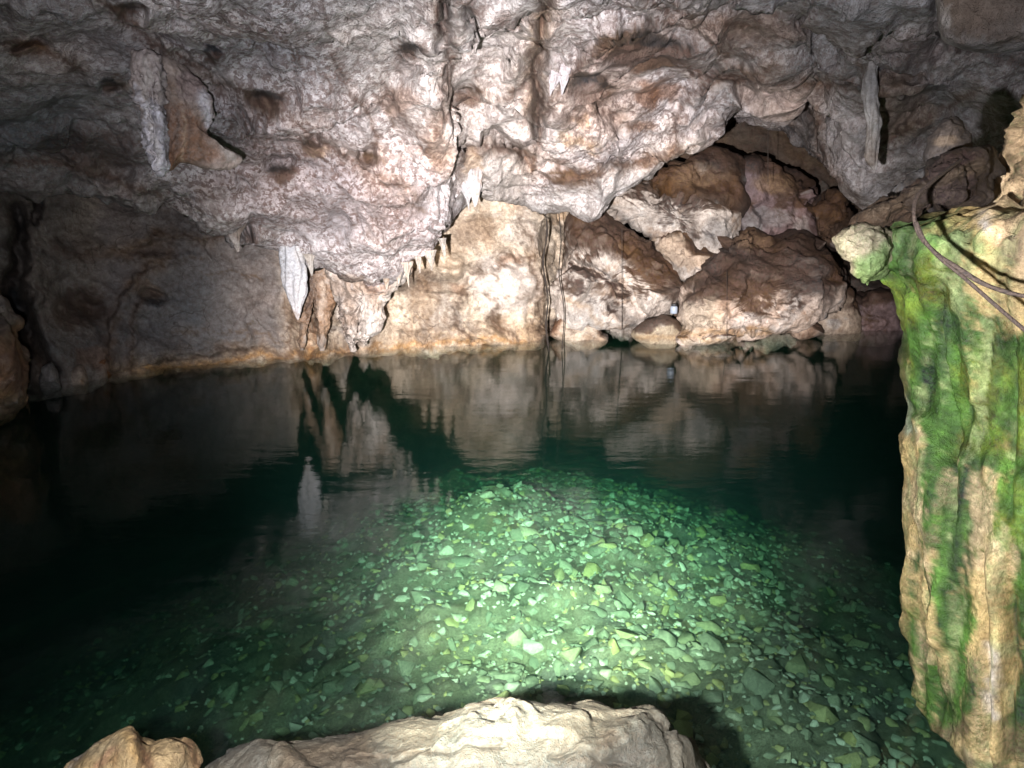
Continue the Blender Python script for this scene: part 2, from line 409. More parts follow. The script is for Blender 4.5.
C_feats = [
    # soffit pockets and holes
    (-.42, ('h', 248, 236, 13, 9)), (-.40, ('h', 369, 158, 14, 9)), (-.26, ('h', 311, 146, 11, 8)), (-.3, ('h', 278, 172, 16, 9)), (-.3, ('h', 212, 52, 12, 10)),
    (-.25, ('h', 265, 100, 24, 12)), (-.22, ('h', 128, 10, 18, 7)), (-.3, ('h', 30, 48, 22, 8)), (-.25, ('h', 108, 84, 12, 8)), (-.3, ('s', [(40, 140), (90, 160), (120, 170)], 14)),
    (-.32, ('s', [(478, 152), (495, 147), (520, 150), (530, 162)], 8)), (-.25, ('h', 410, 52, 14, 10)), (-.22, ('h', 470, 95, 14, 10)),
    (-.3, ('h', 640, 48, 60, 22)), (-.25, ('h', 590, 88, 30, 18)), (-.2, ('h', 560, 175, 22, 7)), (-.25, ('s', [(612, 152), (622, 156)], 8)),
    # fissures
    (-.38, ('s', [(552, -30), (545, 10), (538, 50), (536, 90), (534, 132)], 7)), (-.28, ('s', [(447, -20), (442, 20), (450, 58)], 6)),
    (-.25, ('s', [(462, 0), (480, 18), (520, 22), (540, 38)], 6)), (-.2, ('s', [(130, 20), (200, 60), (262, 118)], 6)), (-.18, ('s', [(262, 118), (330, 150), (380, 165)], 6)),
    (-.2, ('s', [(560, 65), (600, 38), (640, 20), (700, 10)], 7)), (-.35, ('s', [(945, -20), (942, 35), (975, 52), (1040, 62)], 8)),
    (-.22, ('s', [(880, 68), (930, 60), (945, 45)], 6)), (-.2, ('s', [(878, 145), (930, 110), (960, 95)], 5)), (-.25, ('s', [(690, 70), (760, 80), (830, 78)], 7)),
    (.32, ('o', [(556, -30), (545, 10), (538, 50), (536, 90), (538, 140), (532, 170)], 50)), (.26, ('o', [(533, 170), (524, 156), (505, 147), (480, 147), (462, 158), (455, 178)], 26)),
    (.26, ('o', [(405, 195), (350, 160), (300, 128), (262, 110), (215, 80), (160, 40)], 45)), (.22, ('o', [(668, 162), (672, 130), (688, 100), (720, 80), (775, 70)], 34)),
    (.26, ('o', [(725, 55), (690, 26), (650, 20), (610, 40), (575, 75), (543, 108)], 45)), (.12, ('o', [(552, 160), (585, 180), (612, 172), (650, 158), (695, 148)], 22)),
    (.15, ('o', [(447, -20), (438, 30), (452, 62), (440, 90)], 30)), (.18, ('o', [(532, 72), (505, 100), (475, 92), (450, 110), (436, 140)], 28)), (.24, ('o', [(880, 98), (835, 82), (760, 82), (690, 72)], 34)),
    (.26, ('o', [(855, 198), (820, 160), (813, 110), (822, 88)], 30)), (.14, ('o', [(878, 148), (930, 112), (975, 92)], 30)), (.2, ('o', [(75, 70), (40, 46), (5, 40)], 30)), (.2, ('o', [(170, 60), (140, 28), (100, 5)], 30)),
    (.16, ('o', [(160, 195), (110, 180), (60, 165), (0, 160)], 24)), (.12, ('o', [(440, 160), (400, 120), (385, 80)], 26)), (.12, ('o', [(330, 60), (360, 100), (380, 150)], 30)), (.12, ('o', [(760, 30), (700, 20), (640, 0)], 24)), (.14, ('o', [(640, 125), (600, 110), (570, 120)], 18)),
    # raised masses
    (.30, ('e', 492, 175, 36, 30)), (.22, ('e', 455, 110, 60, 38)), (.22, ('e', 515, 45, 24, 40)), (.30, ('s', [(600, 212), (625, 188), (690, 155), (705, 130)], 18)),
    (.22, ('s', [(545, 110), (590, 70), (640, 30)], 10)), (.2, ('s', [(665, 150), (690, 110), (730, 80)], 16)), (.18, ('e', 610, 190, 12, 26)),
    (.16, ('s', [(170, 55), (215, 120), (262, 165)], 9)), (.25, ('e', 985, 20, 40, 28)), (.08, ('e', 360, 255, 50, 26)), (.2, ('s', [(200, 220), (300, 200), (400, 190)], 26)),
    (.18, ('e', 730, 100, 30, 18)), (.15, ('e', 850, 160, 26, 40)), (.2, ('e', 920, 90, 40, 22)),
]
C_ops = [
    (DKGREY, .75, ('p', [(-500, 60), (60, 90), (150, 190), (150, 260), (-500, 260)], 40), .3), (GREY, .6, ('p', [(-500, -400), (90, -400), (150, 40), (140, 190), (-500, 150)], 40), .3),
    (PALE, .55, ('p', [(240, -200), (560, -200), (560, 150), (480, 200), (330, 60)], 30), .35), (PALE, .75, ('e', 492, 180, 40, 34), .25), (WHITE, .5, ('p', [(470, 210), (540, 195), (700, 130), (706, 160), (600, 225)], 8), .15),
    (MAUVE, .45, ('p', [(230, 110), (330, 150), (440, 190), (430, 230), (300, 240), (200, 190)], 24), .9),
    (BROWN, .7, ('e', 272, 106, 24, 14)), (BROWN, .75, ('e', 215, 54, 11, 8)), (BROWN, .55, ('e', 283, 175, 14, 8)), (OCHRE, .5, ('e', 316, 150, 12, 7)), (BROWN, .6, ('e', 128, 12, 18, 6)),
    (RUST, .55, ('e', 395, 100, 26, 16)), (BROWN, .5, ('e', 412, 60, 14, 12)), (BROWN, .6, ('s', [(438, 120), (445, 90), (470, 95)], 9)), (RUST, .45, ('e', 440, 150, 18, 24)),
    (BROWN, .8, ('e', 642, 50, 46, 24), .5), (PINK, .55, ('e', 600, 100, 50, 40)), (RUST, .75, ('e', 648, 96, 14, 15)), (RUST, .7, ('e', 664, 92, 16, 12)), (RUST, .55, ('e', 644, 125, 12, 8)), (OCHRE, .7, ('s', [(562, 136), (580, 142), (597, 148)], 7)), (OCHRE, .55, ('e', 585, 123, 10, 6)),
    (BROWN, .75, ('e', 575, 178, 24, 10), .5), (BROWN, .5, ('s', [(620, 168), (680, 155)], 7), .7), (DARK, .7, ('s', [(560, 172), (580, 174)], 4)),
    (TAN, .7, ('s', [(552, -30), (545, 10), (538, 50), (530, 110)], 12)), (DARK, .8, ('s', [(537, 60), (536, 100), (534, 132)], 3)), (DARK, .6, ('s', [(447, -20), (442, 20), (450, 58)], 4)),
    (BROWN, .8, ('s', [(462, 0), (485, 20), (520, 22)], 6)), (BROWN, .7, ('s', [(480, 155), (500, 150), (525, 152)], 7)), (OCHRE, .5, ('e', 472, 165, 14, 14)),
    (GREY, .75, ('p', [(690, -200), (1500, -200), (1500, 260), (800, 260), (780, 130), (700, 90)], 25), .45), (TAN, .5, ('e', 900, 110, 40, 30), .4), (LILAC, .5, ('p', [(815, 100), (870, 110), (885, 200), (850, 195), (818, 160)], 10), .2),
    (PINK, .55, ('p', [(735, 85), (810, 88), (795, 122), (770, 120), (740, 105)], 8), .2), (RUST, .35, ('e', 750, 30, 60, 18), .7), (MAUVE, .4, ('e', 910, 50, 36, 14)), (TAN, .6, ('e', 895, 78, 30, 8)),
    (DARK, .75, ('s', [(942, 30), (965, 48), (1040, 66)], 8)), (DARK, .5, ('s', [(880, 68), (930, 60)], 4)), (DKGREY, .7, ('e', 990, 15, 44, 30), .1), (DARK, .5, ('s', [(878, 145), (930, 110)], 3)),
    (BROWN, .55, ('e', 90, 150, 60, 26), .6), (TAN, .5, ('e', 115, 88, 16, 9)), (WHITE, .35, ('s', [(190, 215), (225, 240)], 12)), (TAN, .6, ('e', 345, 283, 26, 8)),
    (BROWN, .55, ('e', 200, 150, 28, 16)), (DARK, .8, ('e', 248, 235, 10, 5)), (DARK, .8, ('e', 369, 158, 10, 6)), (DARK, .7, ('e', 309, 143, 7, 4)), (DARK, .6, ('e', 272, 169, 10, 4)),  # DARK ellipses paint shade inside the ceiling pockets
]
for f in C_feats:                                         # dirt and painted shade along the line of every ledge
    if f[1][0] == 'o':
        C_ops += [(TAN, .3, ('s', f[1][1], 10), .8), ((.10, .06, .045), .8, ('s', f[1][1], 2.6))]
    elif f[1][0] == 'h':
        h = f[1]; C_ops += [(BROWN, .75, ('e', h[1]+2, h[2]+h[4]*.2, h[3]*1.05, h[4]*.9), .6), ((.03, .022, .02), .95, ('p', [(h[1]-h[3]*.9, h[2]), (h[1]-h[3]*.4, h[2]-h[4]*.9), (h[1]+h[3]*.3, h[2]-h[4]*.8), (h[1]+h[3]*.95, h[2]+h[4]*.1), (h[1], h[2]-h[4]*.15)], 1.5), 0., 1)]  # brown floor, near-black crescent painting the shadow under the pocket's upper edge
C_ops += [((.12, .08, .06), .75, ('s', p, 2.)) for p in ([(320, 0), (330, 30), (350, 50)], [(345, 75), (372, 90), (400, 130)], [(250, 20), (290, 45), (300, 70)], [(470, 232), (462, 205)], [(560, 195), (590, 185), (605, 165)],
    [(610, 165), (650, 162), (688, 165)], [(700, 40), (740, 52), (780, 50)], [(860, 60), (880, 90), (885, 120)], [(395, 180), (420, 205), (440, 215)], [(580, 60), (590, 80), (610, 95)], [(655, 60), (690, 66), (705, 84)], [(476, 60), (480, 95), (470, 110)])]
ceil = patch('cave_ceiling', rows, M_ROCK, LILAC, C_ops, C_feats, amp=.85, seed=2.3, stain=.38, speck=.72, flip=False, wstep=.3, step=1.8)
tag(ceil, 'low sloping limestone ceiling, lilac grey with brown specks, hanging over the far water', kind='structure')

# ------------------------------------------------------------------ the cave: walls
def waterY(py):
    v = (384-py)/F; return 2.0*(cp+v*sp)/(sp-v*cp)
WL = [(-400, 470), (-160, 430), (-20, 408), (25, 396), (60, 386), (100, 377), (135, 371), (170, 368), (210, 365), (250, 360), (290, 356), (340, 351), (390, 348), (440, 345), (490, 343), (530, 341), (549, 331), (575, 328), (640, 326), (740, 325), (850, 322), (950, 322), (1100, 330), (1400, 350)]
wr = [[] for _ in range(11)]
for px, py in WL:
    Y = waterY(py); far = px > 545
    for k, (h, dy) in enumerate(((-5.5, 7.), (-2.2, 6.5), (-.75, 5.), (-.38, 3.), (-.09, .9), (-.03, 0), (.55, .1), (1.2, .28), (2.1, .6), (3.7, 1.3), (6., 2.))):
        b = np.array(P(px, py, Y)); s = (Y+dy*1.)/Y
        wr[k].append((b[0]*s, (Y+dy), h))
for r in wr:                                                     # side walls run on behind the camera
    z = r[0][2]
    r.insert(0, (r[0][0]-.6, -3.2, z)); r.append((r[-1][0]+.8, -3.2, z))
W_feats = [
    (.2, ('o', [(112, 376), (108, 330), (118, 300), (152, 266), (170, 258)], 26)), (.14, ('o', [(130, 372), (132, 330), (140, 300)], 14)), (.12, ('o', [(300, 352), (230, 350), (160, 362)], 14)), (.16, ('o', [(540, 345), (536, 300), (534, 250), (520, 215)], 30)),
    (.12, ('o', [(470, 345), (455, 320), (462, 290), (480, 268)], 22)), (.12, ('o', [(500, 250), (515, 262), (535, 258)], 16)), (.12, ('o', [(290, 330), (296, 300), (310, 282)], 12)), (.1, ('o', [(350, 345), (372, 320), (385, 300)], 14)), (.14, ('o', [(250, 215), (210, 240), (170, 235), (110, 250)], 26)),
    (-1.1, ('s', [(20, 215), (12, 250), (14, 300), (26, 340), (44, 384)], 10)), (-.45, ('e', 38, 208, 6, 16)), (-.35, ('h', 155, 301, 16, 8)), (-.3, ('s', [(60, 290), (75, 305), (95, 315)], 14)),
   
    (.25, ('s', [(305, 285), (312, 310), (310, 345)], 22)), (.22, ('s', [(362, 290), (366, 318), (362, 345)], 16)), (-.15, ('e', 330, 310, 12, 20)), (-.35, ('s', [(400, 275), (430, 268), (455, 262)], 12)),
    (.14, ('s', [(540, 225), (546, 300), (543, 342)], 9)), (-.16, ('s', [(556, 212), (562, 260), (560, 330)], 5)), (-.14, ('s', [(534, 215), (536, 260), (532, 320)], 4)),
    (-.25, ('s', [(492, 310), (500, 324), (515, 334)], 6)), (.16, ('e', 480, 290, 50, 28)), (-.14, ('e', 508, 262, 14, 8)), (-.5, ('e', 555, 335, 14, 13)), (.12, ('s', [(420, 335), (470, 336), (520, 338)], 8)),
    (-.2, ('e', 20, 370, 14, 20)), (-2.2, ('p', [(640, 60), (900, 60), (900, 270), (800, 262), (700, 250), (620, 230)], 14)), (.15, ('s', [(60, 250), (100, 250), (170, 262)], 10)),
]
drips = []
rgd = random.Random(4)
for x in (288, 296, 301, 309, 316, 322, 331, 338, 345):
    drips.append((BROWN if rgd.random() < .6 else RUST, .7, ('s', [(x-3, 305+rgd.uniform(-8, 8)), (x, 330), (x+2, 358)], 2.1)))
for x in (412, 418, 424, 428, 436, 447, 455):
    drips.append((TAN, .6, ('s', [(x, 280+rgd.uniform(-8, 8)), (x+1, 320), (x, 345)], 1.8)))
W_ops = [
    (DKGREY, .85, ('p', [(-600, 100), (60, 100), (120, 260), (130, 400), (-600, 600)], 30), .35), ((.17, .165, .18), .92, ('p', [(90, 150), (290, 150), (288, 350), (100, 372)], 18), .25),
    (TAN, .6, ('s', [(110, 374), (135, 368), (210, 362), (290, 353), (350, 348)], 9)), (OCHRE, .6, ('s', [(135, 371), (210, 365), (290, 355), (340, 351), (390, 348), (440, 345), (530, 341)], 7)), ((.46, .25, .09), .7, ('s', [(135, 371), (210, 365), (290, 355), (340, 351), (390, 348), (440, 345), (530, 341)], 3)), (TAN, .35, ('s', [(300, 340), (400, 336), (520, 330)], 12)),
    (BROWN, .5, ('s', [(60, 250), (110, 256), (170, 250)], 9), .6), (BROWN, .6, ('e', 80, 310, 30, 20), .6), (RUST, .4, ('e', 95, 360, 22, 14)), (DARK, .8, ('s', [(20, 230), (12, 270), (14, 310), (26, 345), (50, 372)], 9)), (DARK, .8, ('e', 38, 208, 6, 16)),
    (DARK, .75, ('e', 156, 301, 14, 5)), (TAN, .5, ('e', 150, 290, 22, 8)),
    (BROWN, .55, ('e', 312, 312, 24, 18), .4), (BROWN, .6, ('e', 420, 282, 26, 12), .5), (TAN, .5, ('e', 425, 300, 20, 22)), (WHITE, .7, ('s', [(358, 300), (364, 330), (360, 342)], 9), 0), (WHITE, .6, ('e', 345, 318, 10, 22), 0),
    (TAN, .55, ('e', 478, 228, 22, 18), .4), (PALE, .8, ('e', 505, 285, 40, 34), .1), (WHITE, .5, ('e', 525, 230, 22, 20), .1), (CREAM, .6, ('s', [(542, 220), (548, 300), (545, 335)], 8)), (RUST, .6, ('e', 510, 262, 12, 5)), (RUST, .6, ('e', 455, 292, 9, 9)),
    (BROWN, .8, ('s', [(492, 310), (500, 326), (520, 336)], 5)), (OCHRE, .5, ('e', 535, 332, 16, 12)), (BROWN, .85, ('e', 556, 330, 10, 13)), (DARK, .7, ('s', [(548, 320), (548, 345)], 4)), (OCHRE, .5, ('e', 556, 216, 10, 6)),
    (BROWN, .6, ('s', [(557, 220), (562, 260), (561, 320)], 2.2)), (BROWN, .6, ('s', [(533, 215), (541, 250), (543, 340)], 2.0)), ((.035, .023, .016), .92, ('p', [(590, 100), (1200, 100), (1200, 340), (566, 340), (566, 220)], 10), .5),  # last polygon: dark brown wall, darkened further as painted shade in the recess
] + drips
for f in W_feats:  # dirt and painted shade along each wall ledge too
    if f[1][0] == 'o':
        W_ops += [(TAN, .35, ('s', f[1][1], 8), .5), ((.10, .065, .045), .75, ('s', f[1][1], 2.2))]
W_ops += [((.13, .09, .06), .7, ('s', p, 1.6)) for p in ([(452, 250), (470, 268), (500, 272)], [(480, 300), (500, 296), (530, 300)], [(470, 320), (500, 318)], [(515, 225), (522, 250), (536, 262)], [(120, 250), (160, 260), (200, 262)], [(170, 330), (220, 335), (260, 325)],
    [(200, 280), (230, 272), (262, 280)], [(230, 345), (250, 336), (290, 338)], [(420, 240), (440, 262)], [(390, 300), (410, 320), (402, 340)])]
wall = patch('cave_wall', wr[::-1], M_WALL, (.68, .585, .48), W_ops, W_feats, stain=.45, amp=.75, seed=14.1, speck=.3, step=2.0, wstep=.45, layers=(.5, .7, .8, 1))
tag(wall, 'back wall of the cave, grey in the dark left and cream above the far waterline', kind='structure')

BRK = (.055, .033, .021)
# ------------------------------------------------------------------ far boulders
BO = 'boulders heaped at the far shore'
def bd(pts, Y, th, base, ops, label, **kw):
    base = tuple(.55*np.array(base)+.45*np.array((.66, .57, .50))) if base[0] > .2 else base; kw['crusted'] = True; kw['facets'] = 0; kw['amp'] = kw.get('amp', .5)*1.9; kw['power'] = 3.2
    o = boulder('boulder', pts, Y, th, M_WALL, base, ops, **kw)
    return tag(o, label, 'boulder', BO)
bd([(569, 228), (580, 212), (600, 210), (618, 222), (642, 240), (666, 262), (689, 286), (684, 300), (670, 314), (655, 320), (630, 330), (596, 334), (566, 332), (556, 300), (560, 262)], 11.4, .75, PALE,
   [(BRK, .9, ('p', [(565, 205), (602, 205), (650, 240), (695, 285), (672, 310), (650, 285), (625, 262), (598, 250), (568, 250)], 5), .6), (DARK, .7, ('s', [(566, 262), (590, 262), (610, 272), (626, 290), (627, 300)], 2.2)),
    (OCHRE, .5, ('s', [(565, 300), (590, 310), (598, 322)], 4)), (BRK, .6, ('s', [(610, 305), (622, 320), (650, 318)], 6)), (TAN, .4, ('e', 600, 290, 14, 8))], 'tall leaning boulder, white below and brown along its top edge', seed=3, amp=.45, speck=.15,
   feats=[(-.15, ('s', [(566, 262), (600, 266), (626, 290)], 4)), (-.12, ('s', [(610, 305), (622, 320)], 5))], tilt=.25, facets=3)
bd([(604, 202), (618, 190), (650, 184), (684, 200), (712, 204), (742, 212), (736, 240), (724, 256), (712, 262), (694, 253), (678, 240), (654, 238), (634, 226), (616, 216)], 11.9, .6, PALE,
   [(BRK, .7, ('s', [(684, 206), (692, 225), (690, 250)], 6), .5), (BRK, .6, ('s', [(640, 195), (660, 210)], 6)), (DARK, .6, ('s', [(604, 204), (634, 230), (655, 240)], 5)), (GREY, .5, ('e', 715, 235, 16, 16))], 'white slab boulder wedged above the leaning boulder', seed=5, amp=.5, facets=4, tilt=.2)
bd([(644, 182), (664, 170), (688, 158), (713, 151), (738, 160), (748, 180), (745, 206), (728, 212), (700, 206), (668, 194)], 12.1, .7, BRK, [(TAN, .4, ('e', 700, 175, 30, 12), .5)], 'dark brown boulder directly under the tip of the ledge', seed=7, amp=.5, facets=4, tilt=.2)
bd([(742, 168), (756, 160), (790, 172), (812, 186), (814, 214), (814, 242), (780, 240), (748, 230), (734, 214)], 12.4, .7, MAUVE, [(TAN, .6, ('e', 775, 185, 24, 10), .4), (GREY, .6, ('e', 765, 218, 30, 12))], 'square mauve boulder at the back of the dark recess', seed=9, amp=.5, facets=5, tilt=.15)
bd([(806, 206), (820, 198), (836, 197), (851, 212), (852, 236), (840, 256), (820, 250), (808, 240)], 12.0, .5, BRK, [], 'small brown boulder at the right end of the dark recess', seed=11, amp=.5, facets=3, tilt=.15)
bd([(652, 236), (668, 225), (684, 238), (700, 252), (718, 256), (720, 272), (704, 284), (688, 288), (668, 264)], 11.5, .45, TAN, [(DARK, .5, ('s', [(655, 238), (668, 230), (690, 250)], 4)), (PALE, .6, ('e', 700, 275, 12, 8))], 'small tan boulder jammed in the gap between the two biggest ones', seed=13, amp=.5, facets=3)
bd([(686, 290), (706, 276), (722, 256), (730, 240), (748, 227), (770, 236), (800, 235), (816, 250), (834, 266), (848, 284), (836, 300), (820, 314), (800, 330), (768, 342), (727, 345), (682, 343), (679, 312)], 11.3, 1.1, PINK,
   [(BRK, .85, ('p', [(700, 285), (725, 250), (748, 222), (806, 230), (855, 280), (830, 300), (790, 290), (750, 300), (715, 300)], 7), .6), (TAN, .6, ('e', 750, 240, 22, 12)), (CREAM, .7, ('p', [(682, 300), (715, 300), (725, 330), (682, 334)], 6), .1), (DARK, .6, ('s', [(690, 285), (730, 278), (770, 275)], 4)),
    (WHITE, .5, ('e', 745, 322, 20, 8)), (OCHRE, .7, ('s', [(682, 334), (727, 334), (770, 332)], 4)), (BRK, .5, ('s', [(763, 320), (780, 300), (800, 290)], 5))], 'biggest boulder of the heap, rounded, brown on top and pinkish below', seed=15, amp=.55, facets=5, tilt=.35,
   feats=[(-.12, ('s', [(764, 330), (772, 310), (800, 292)], 5))])
bd([(776, 332), (786, 324), (804, 312), (816, 320), (826, 334), (800, 342)], 10.9, .35, RUST, [], 'low reddish brown rock at the water under the biggest boulder', seed=17, amp=.25, facets=3)
bd([(818, 318), (832, 302), (842, 292), (856, 298), (860, 318), (858, 334), (822, 336)], 11.6, .4, TAN, [(BRK, .5, ('e', 840, 302, 14, 8))], 'tan block beside the biggest boulder', seed=19, amp=.4, facets=3)
bd([(856, 302), (872, 292), (896, 296), (900, 332), (858, 334)], 11.9, .5, MAUVE, [], 'mauve block in the shade next to the green column', seed=21, amp=.4, facets=3)
bd([(634, 334), (648, 322), (664, 317), (678, 320), (683, 335), (676, 346), (650, 346)], 10.7, .35, YEL, [(OCHRE, .6, ('s', [(636, 336), (680, 338)], 4))], 'low tan rock barely above the far water', seed=23, amp=.2, facets=2)
bd([(678, 338), (700, 331), (726, 331), (738, 336), (720, 344), (690, 345)], 10.4, .25, CREAM, [(OCHRE, .6, ('s', [(680, 340), (735, 340)], 3))], 'flat cream ledge rock at the foot of the biggest boulder', seed=25, amp=.15, facets=2)
bd([(548, 336), (556, 318), (566, 308), (584, 316), (600, 326), (602, 340), (575, 346)], 10.9, .3, CREAM, [(RUST, .6, ('s', [(552, 335), (566, 312)], 6))], 'low cream rock at the water under the leaning boulder', seed=27, amp=.25, facets=3)
LB = 'rocks along the dark left shore'
o = boulder('shore_rock', [(-60, 300), (-10, 292), (12, 318), (26, 352), (32, 382), (24, 408), (-10, 428), (-70, 440), (-120, 380)], 6.9, .8, M_WALL, TAN, [(RUST, .6, ('e', 5, 370, 30, 30), .5), (OCHRE, .5, ('e', 5, 395, 22, 10)), (GREY, .6, ('e', -5, 310, 30, 24))], seed=31, amp=.5, facets=3)
tag(o, 'big rust brown shore rock in the dark at the left end of the water', 'rock', LB)
for i, (pts, lab) in enumerate([([(34, 386), (40, 366), (52, 360), (60, 372), (62, 388), (46, 396)], 'small grey shore rock next to the big rust one'),
                                ([(58, 384), (66, 370), (80, 366), (86, 378), (88, 388), (68, 392)], 'small pale shore rock, middle one of three'),
                                ([(86, 380), (94, 358), (108, 356), (114, 370), (112, 382), (94, 386)], 'reddish shore rock standing upright against the left wall')]):
    o = boulder('shore_rock', pts, 7.9+.3*i, .25, M_WALL, [GREY, TAN, RUST][i], [], seed=33+i, amp=.35, facets=2)
    tag(o, lab, 'rock', LB)

# ------------------------------------------------------------------ hanging formations
ST = 'stalactites hanging from the ceiling'
def stal(pts, Y, radii, label, base=WHITE, seed=0, ridge=.32, ell=.75, n=40, lumps=1.1, group=ST):
    o = tube('stalactite', [P(x, y, Y) for x, y in pts], radii, M_STAL, base, seed=seed, n=n, lumps=lumps, ridge=ridge, sub=9, ell=ell, lf=8.)
    return tag(o, label, 'stalactite', group)
stal([(287, 226), (289, 246), (293, 268), (295, 285), (296, 300), (297, 312), (298, 320)], 7.68, [.06, .085, .115, .108, .07, .038, .006], 'thick white pointed stalactite hanging low over the water', base=(.40, .41, .46), seed=1, lumps=.35)
stal([(467, 155), (467, 172), (468, 190), (469, 210)], 8.1, [.04, .068, .05, .006], 'left tooth of the white stalactite pair under the bulging ledge', base=(.30, .30, .33), seed=2)
stal([(479, 155), (478, 174), (476, 192), (475, 207)], 8.1, [.04, .06, .042, .006], 'right tooth of the white stalactite pair under the bulging ledge', base=(.30, .30, .33), seed=3)
stal([(430, 250), (431, 262), (432, 271)], 8.25, [.05, .022, .004], 'tiny drip hanging right of the corner of the speckled overhang', base=(.34, .30, .27), seed=21)
stal([(443, 238), (444, 250), (445, 259)], 8.3, [.045, .022, .004], 'tiny drip highest up the right edge of the speckled overhang', base=(.34, .30, .27), seed=22)
stal([(384, 262), (386, 276), (387, 290)], 8.15, [.07, .035, .005], 'pointed cream drip hanging against the ragged flowstone curtain', base=(.36, .32, .29), seed=23)
stal([(236, 224), (237, 240), (238, 252)], 7.4, [.08, .035, .005], 'blunt grey drip at the lower left edge of the speckled overhang', base=(.30, .28, .28), seed=24)
stal([(308, 248), (310, 262), (312, 276)], 7.75, [.07, .03, .005], 'short pale drip just right of the thick white stalactite', base=(.36, .33, .31), seed=25)
stal([(405, 262), (407, 275), (409, 287)], 8.15, [.06, .028, .005], 'short cream stalactite at the end of the speckled overhang', base=(.34, .30, .27), seed=4)
stal([(396, 262), (398, 275), (399, 284)], 8.2, [.06, .03, .006], 'stubby cream stalactite beside the short one on the speckled overhang', base=(.34, .30, .27), seed=14)
stal([(418, 256), (419, 265), (420, 273)], 8.2, [.035, .018, .004], 'smallest pale stalactite at the corner of the speckled overhang', base=(.34, .30, .27), seed=5)
stal([(555, 50), (554, 72), (552, 88), (550, 96)], 6.75, [.02, .04, .025, .004], 'left white stalactite high beside the long fissure', base=(.3, .29, .33), seed=6)
stal([(563, 50), (564, 70), (563, 84), (562, 95)], 6.75, [.02, .045, .03, .004], 'right white stalactite high beside the long fissure', base=(.3, .29, .33), seed=7)
stal([(877, -30), (876, 30), (873, 70), (872, 110), (873, 140), (875, 158), (875, 170)], 6.4, [.05, .045, .05, .062, .052, .045, .012], 'long thin dark stalactite hanging from the ceiling above the green column', base=GREY, seed=8, ridge=.3)
o = boulder('flowstone_curtain', [(328, 262), (350, 262), (380, 266), (406, 262), (408, 272), (398, 284), (388, 300), (380, 318), (374, 334), (366, 346), (358, 338), (353, 350), (346, 340), (342, 318), (334, 300), (328, 282)], 8.55, .22, M_STAL, (.50, .44, .41),
            [(RUST, .6, ('s', [(368, 276), (374, 290), (384, 284), (392, 270)], 5)), (BROWN, .7, ('s', [(339, 300), (344, 320), (347, 340)], 3)), (BROWN, .5, ('s', [(356, 300), (357, 335)], 2)), (WHITE, .5, ('s', [(366, 300), (368, 335)], 6))],
            seed=47, amp=.6, scale=3., layers=(.3, 1., .5, 1.2), feats=[(-.10, ('s', [(356, 285), (357, 345)], 3)), (-.10, ('s', [(342, 290), (347, 345)], 3)), (-.12, ('e', 376, 284, 8, 7)), (.06, ('s', [(366, 290), (368, 340)], 5))], power=2.)
tag(o, 'ragged cream flowstone curtain draped from the lowest point of the overhang to the water', 'flowstone')
o = boulder('flowstone_curtain', [(300, 268), (310, 260), (326, 264), (334, 280), (334, 300), (330, 318), (326, 340), (322, 350), (318, 330), (314, 304), (309, 300), (305, 320), (302, 350), (298, 330), (298, 300)], 8.75, .16, M_STAL, (.26, .18, .13),
            [(BROWN, .8, ('s', [(310, 275), (312, 300), (311, 330)], 4)), ((.45, .38, .33), .7, ('s', [(322, 285), (324, 320)], 4)), (BROWN, .7, ('s', [(317, 300), (319, 345)], 2))], seed=49, amp=.5, scale=3., layers=(.3, .8, .5, 1), power=2., center=(316, 290))
tag(o, 'small brown streaked flowstone arch between the white stalactite and the cream curtain', 'flowstone')
o = boulder('drapery', [(131, 52), (140, 46), (152, 48), (158, 60), (162, 100), (166, 140), (164, 172), (158, 176), (152, 160), (143, 128), (135, 90)], 5.45, .14, M_STAL, (.62, .62, .72), [(DARK, .8, ('s', [(161, 60), (166, 110), (166, 165)], 2.2)), (WHITE, .5, ('s', [(145, 60), (150, 120), (158, 165)], 4))],
            seed=41, amp=.5, scale=3., layers=(.3, .6, .5, 1.4), feats=[(-.04, ('s', [(141, 50), (150, 130), (156, 165)], 2)), (-.04, ('s', [(148, 50), (156, 130)], 2))], facets=0)
tag(o, 'narrow ribbed white drapery hanging beside the brown sheet', 'drapery', 'draperies on the left ceiling')
o = boulder('drapery', [(162, 56), (176, 60), (200, 78), (210, 96), (212, 122), (206, 132), (220, 148), (240, 160), (228, 168), (205, 166), (180, 162), (168, 172), (166, 120)], 5.62, .12, M_STAL, (.33, .27, .25),
            [(RUST, .75, ('p', [(166, 104), (190, 108), (205, 130), (222, 160), (170, 168)], 7)), (BROWN, .7, ('s', [(176, 110), (177, 160)], 2.5)), (BROWN, .7, ('s', [(188, 118), (191, 162)], 2.5)), ((.4, .3, .22), .6, ('s', [(183, 112), (184, 162)], 2)), (BROWN, .6, ('s', [(199, 128), (204, 162)], 2.5)), ((.66, .66, .76), .9, ('p', [(196, 90), (212, 92), (212, 134), (204, 126)], 4)), (MAUVE, .6, ('e', 190, 85, 16, 18))], seed=43, amp=.45, scale=2.2, layers=(.3, .6, .3, 1), yaw=.5, facets=0)
tag(o, 'wide brown drapery sheet with a pale blue edge', 'drapery', 'draperies on the left ceiling')
o = boulder('hanging_block', [(944, -30), (940, 8), (946, 36), (962, 44), (990, 50), (1030, 52), (1090, 40), (1090, -60), (1000, -60)], 4.4, .45, M_ROCK, DKGREY, [], seed=45, amp=.3, facets=2, scale=1.2, layers=(.5, .4, .3, 1), speck=.1)
tag(o, 'smooth dark grey block hanging at the top of the ceiling over the column', 'rock')

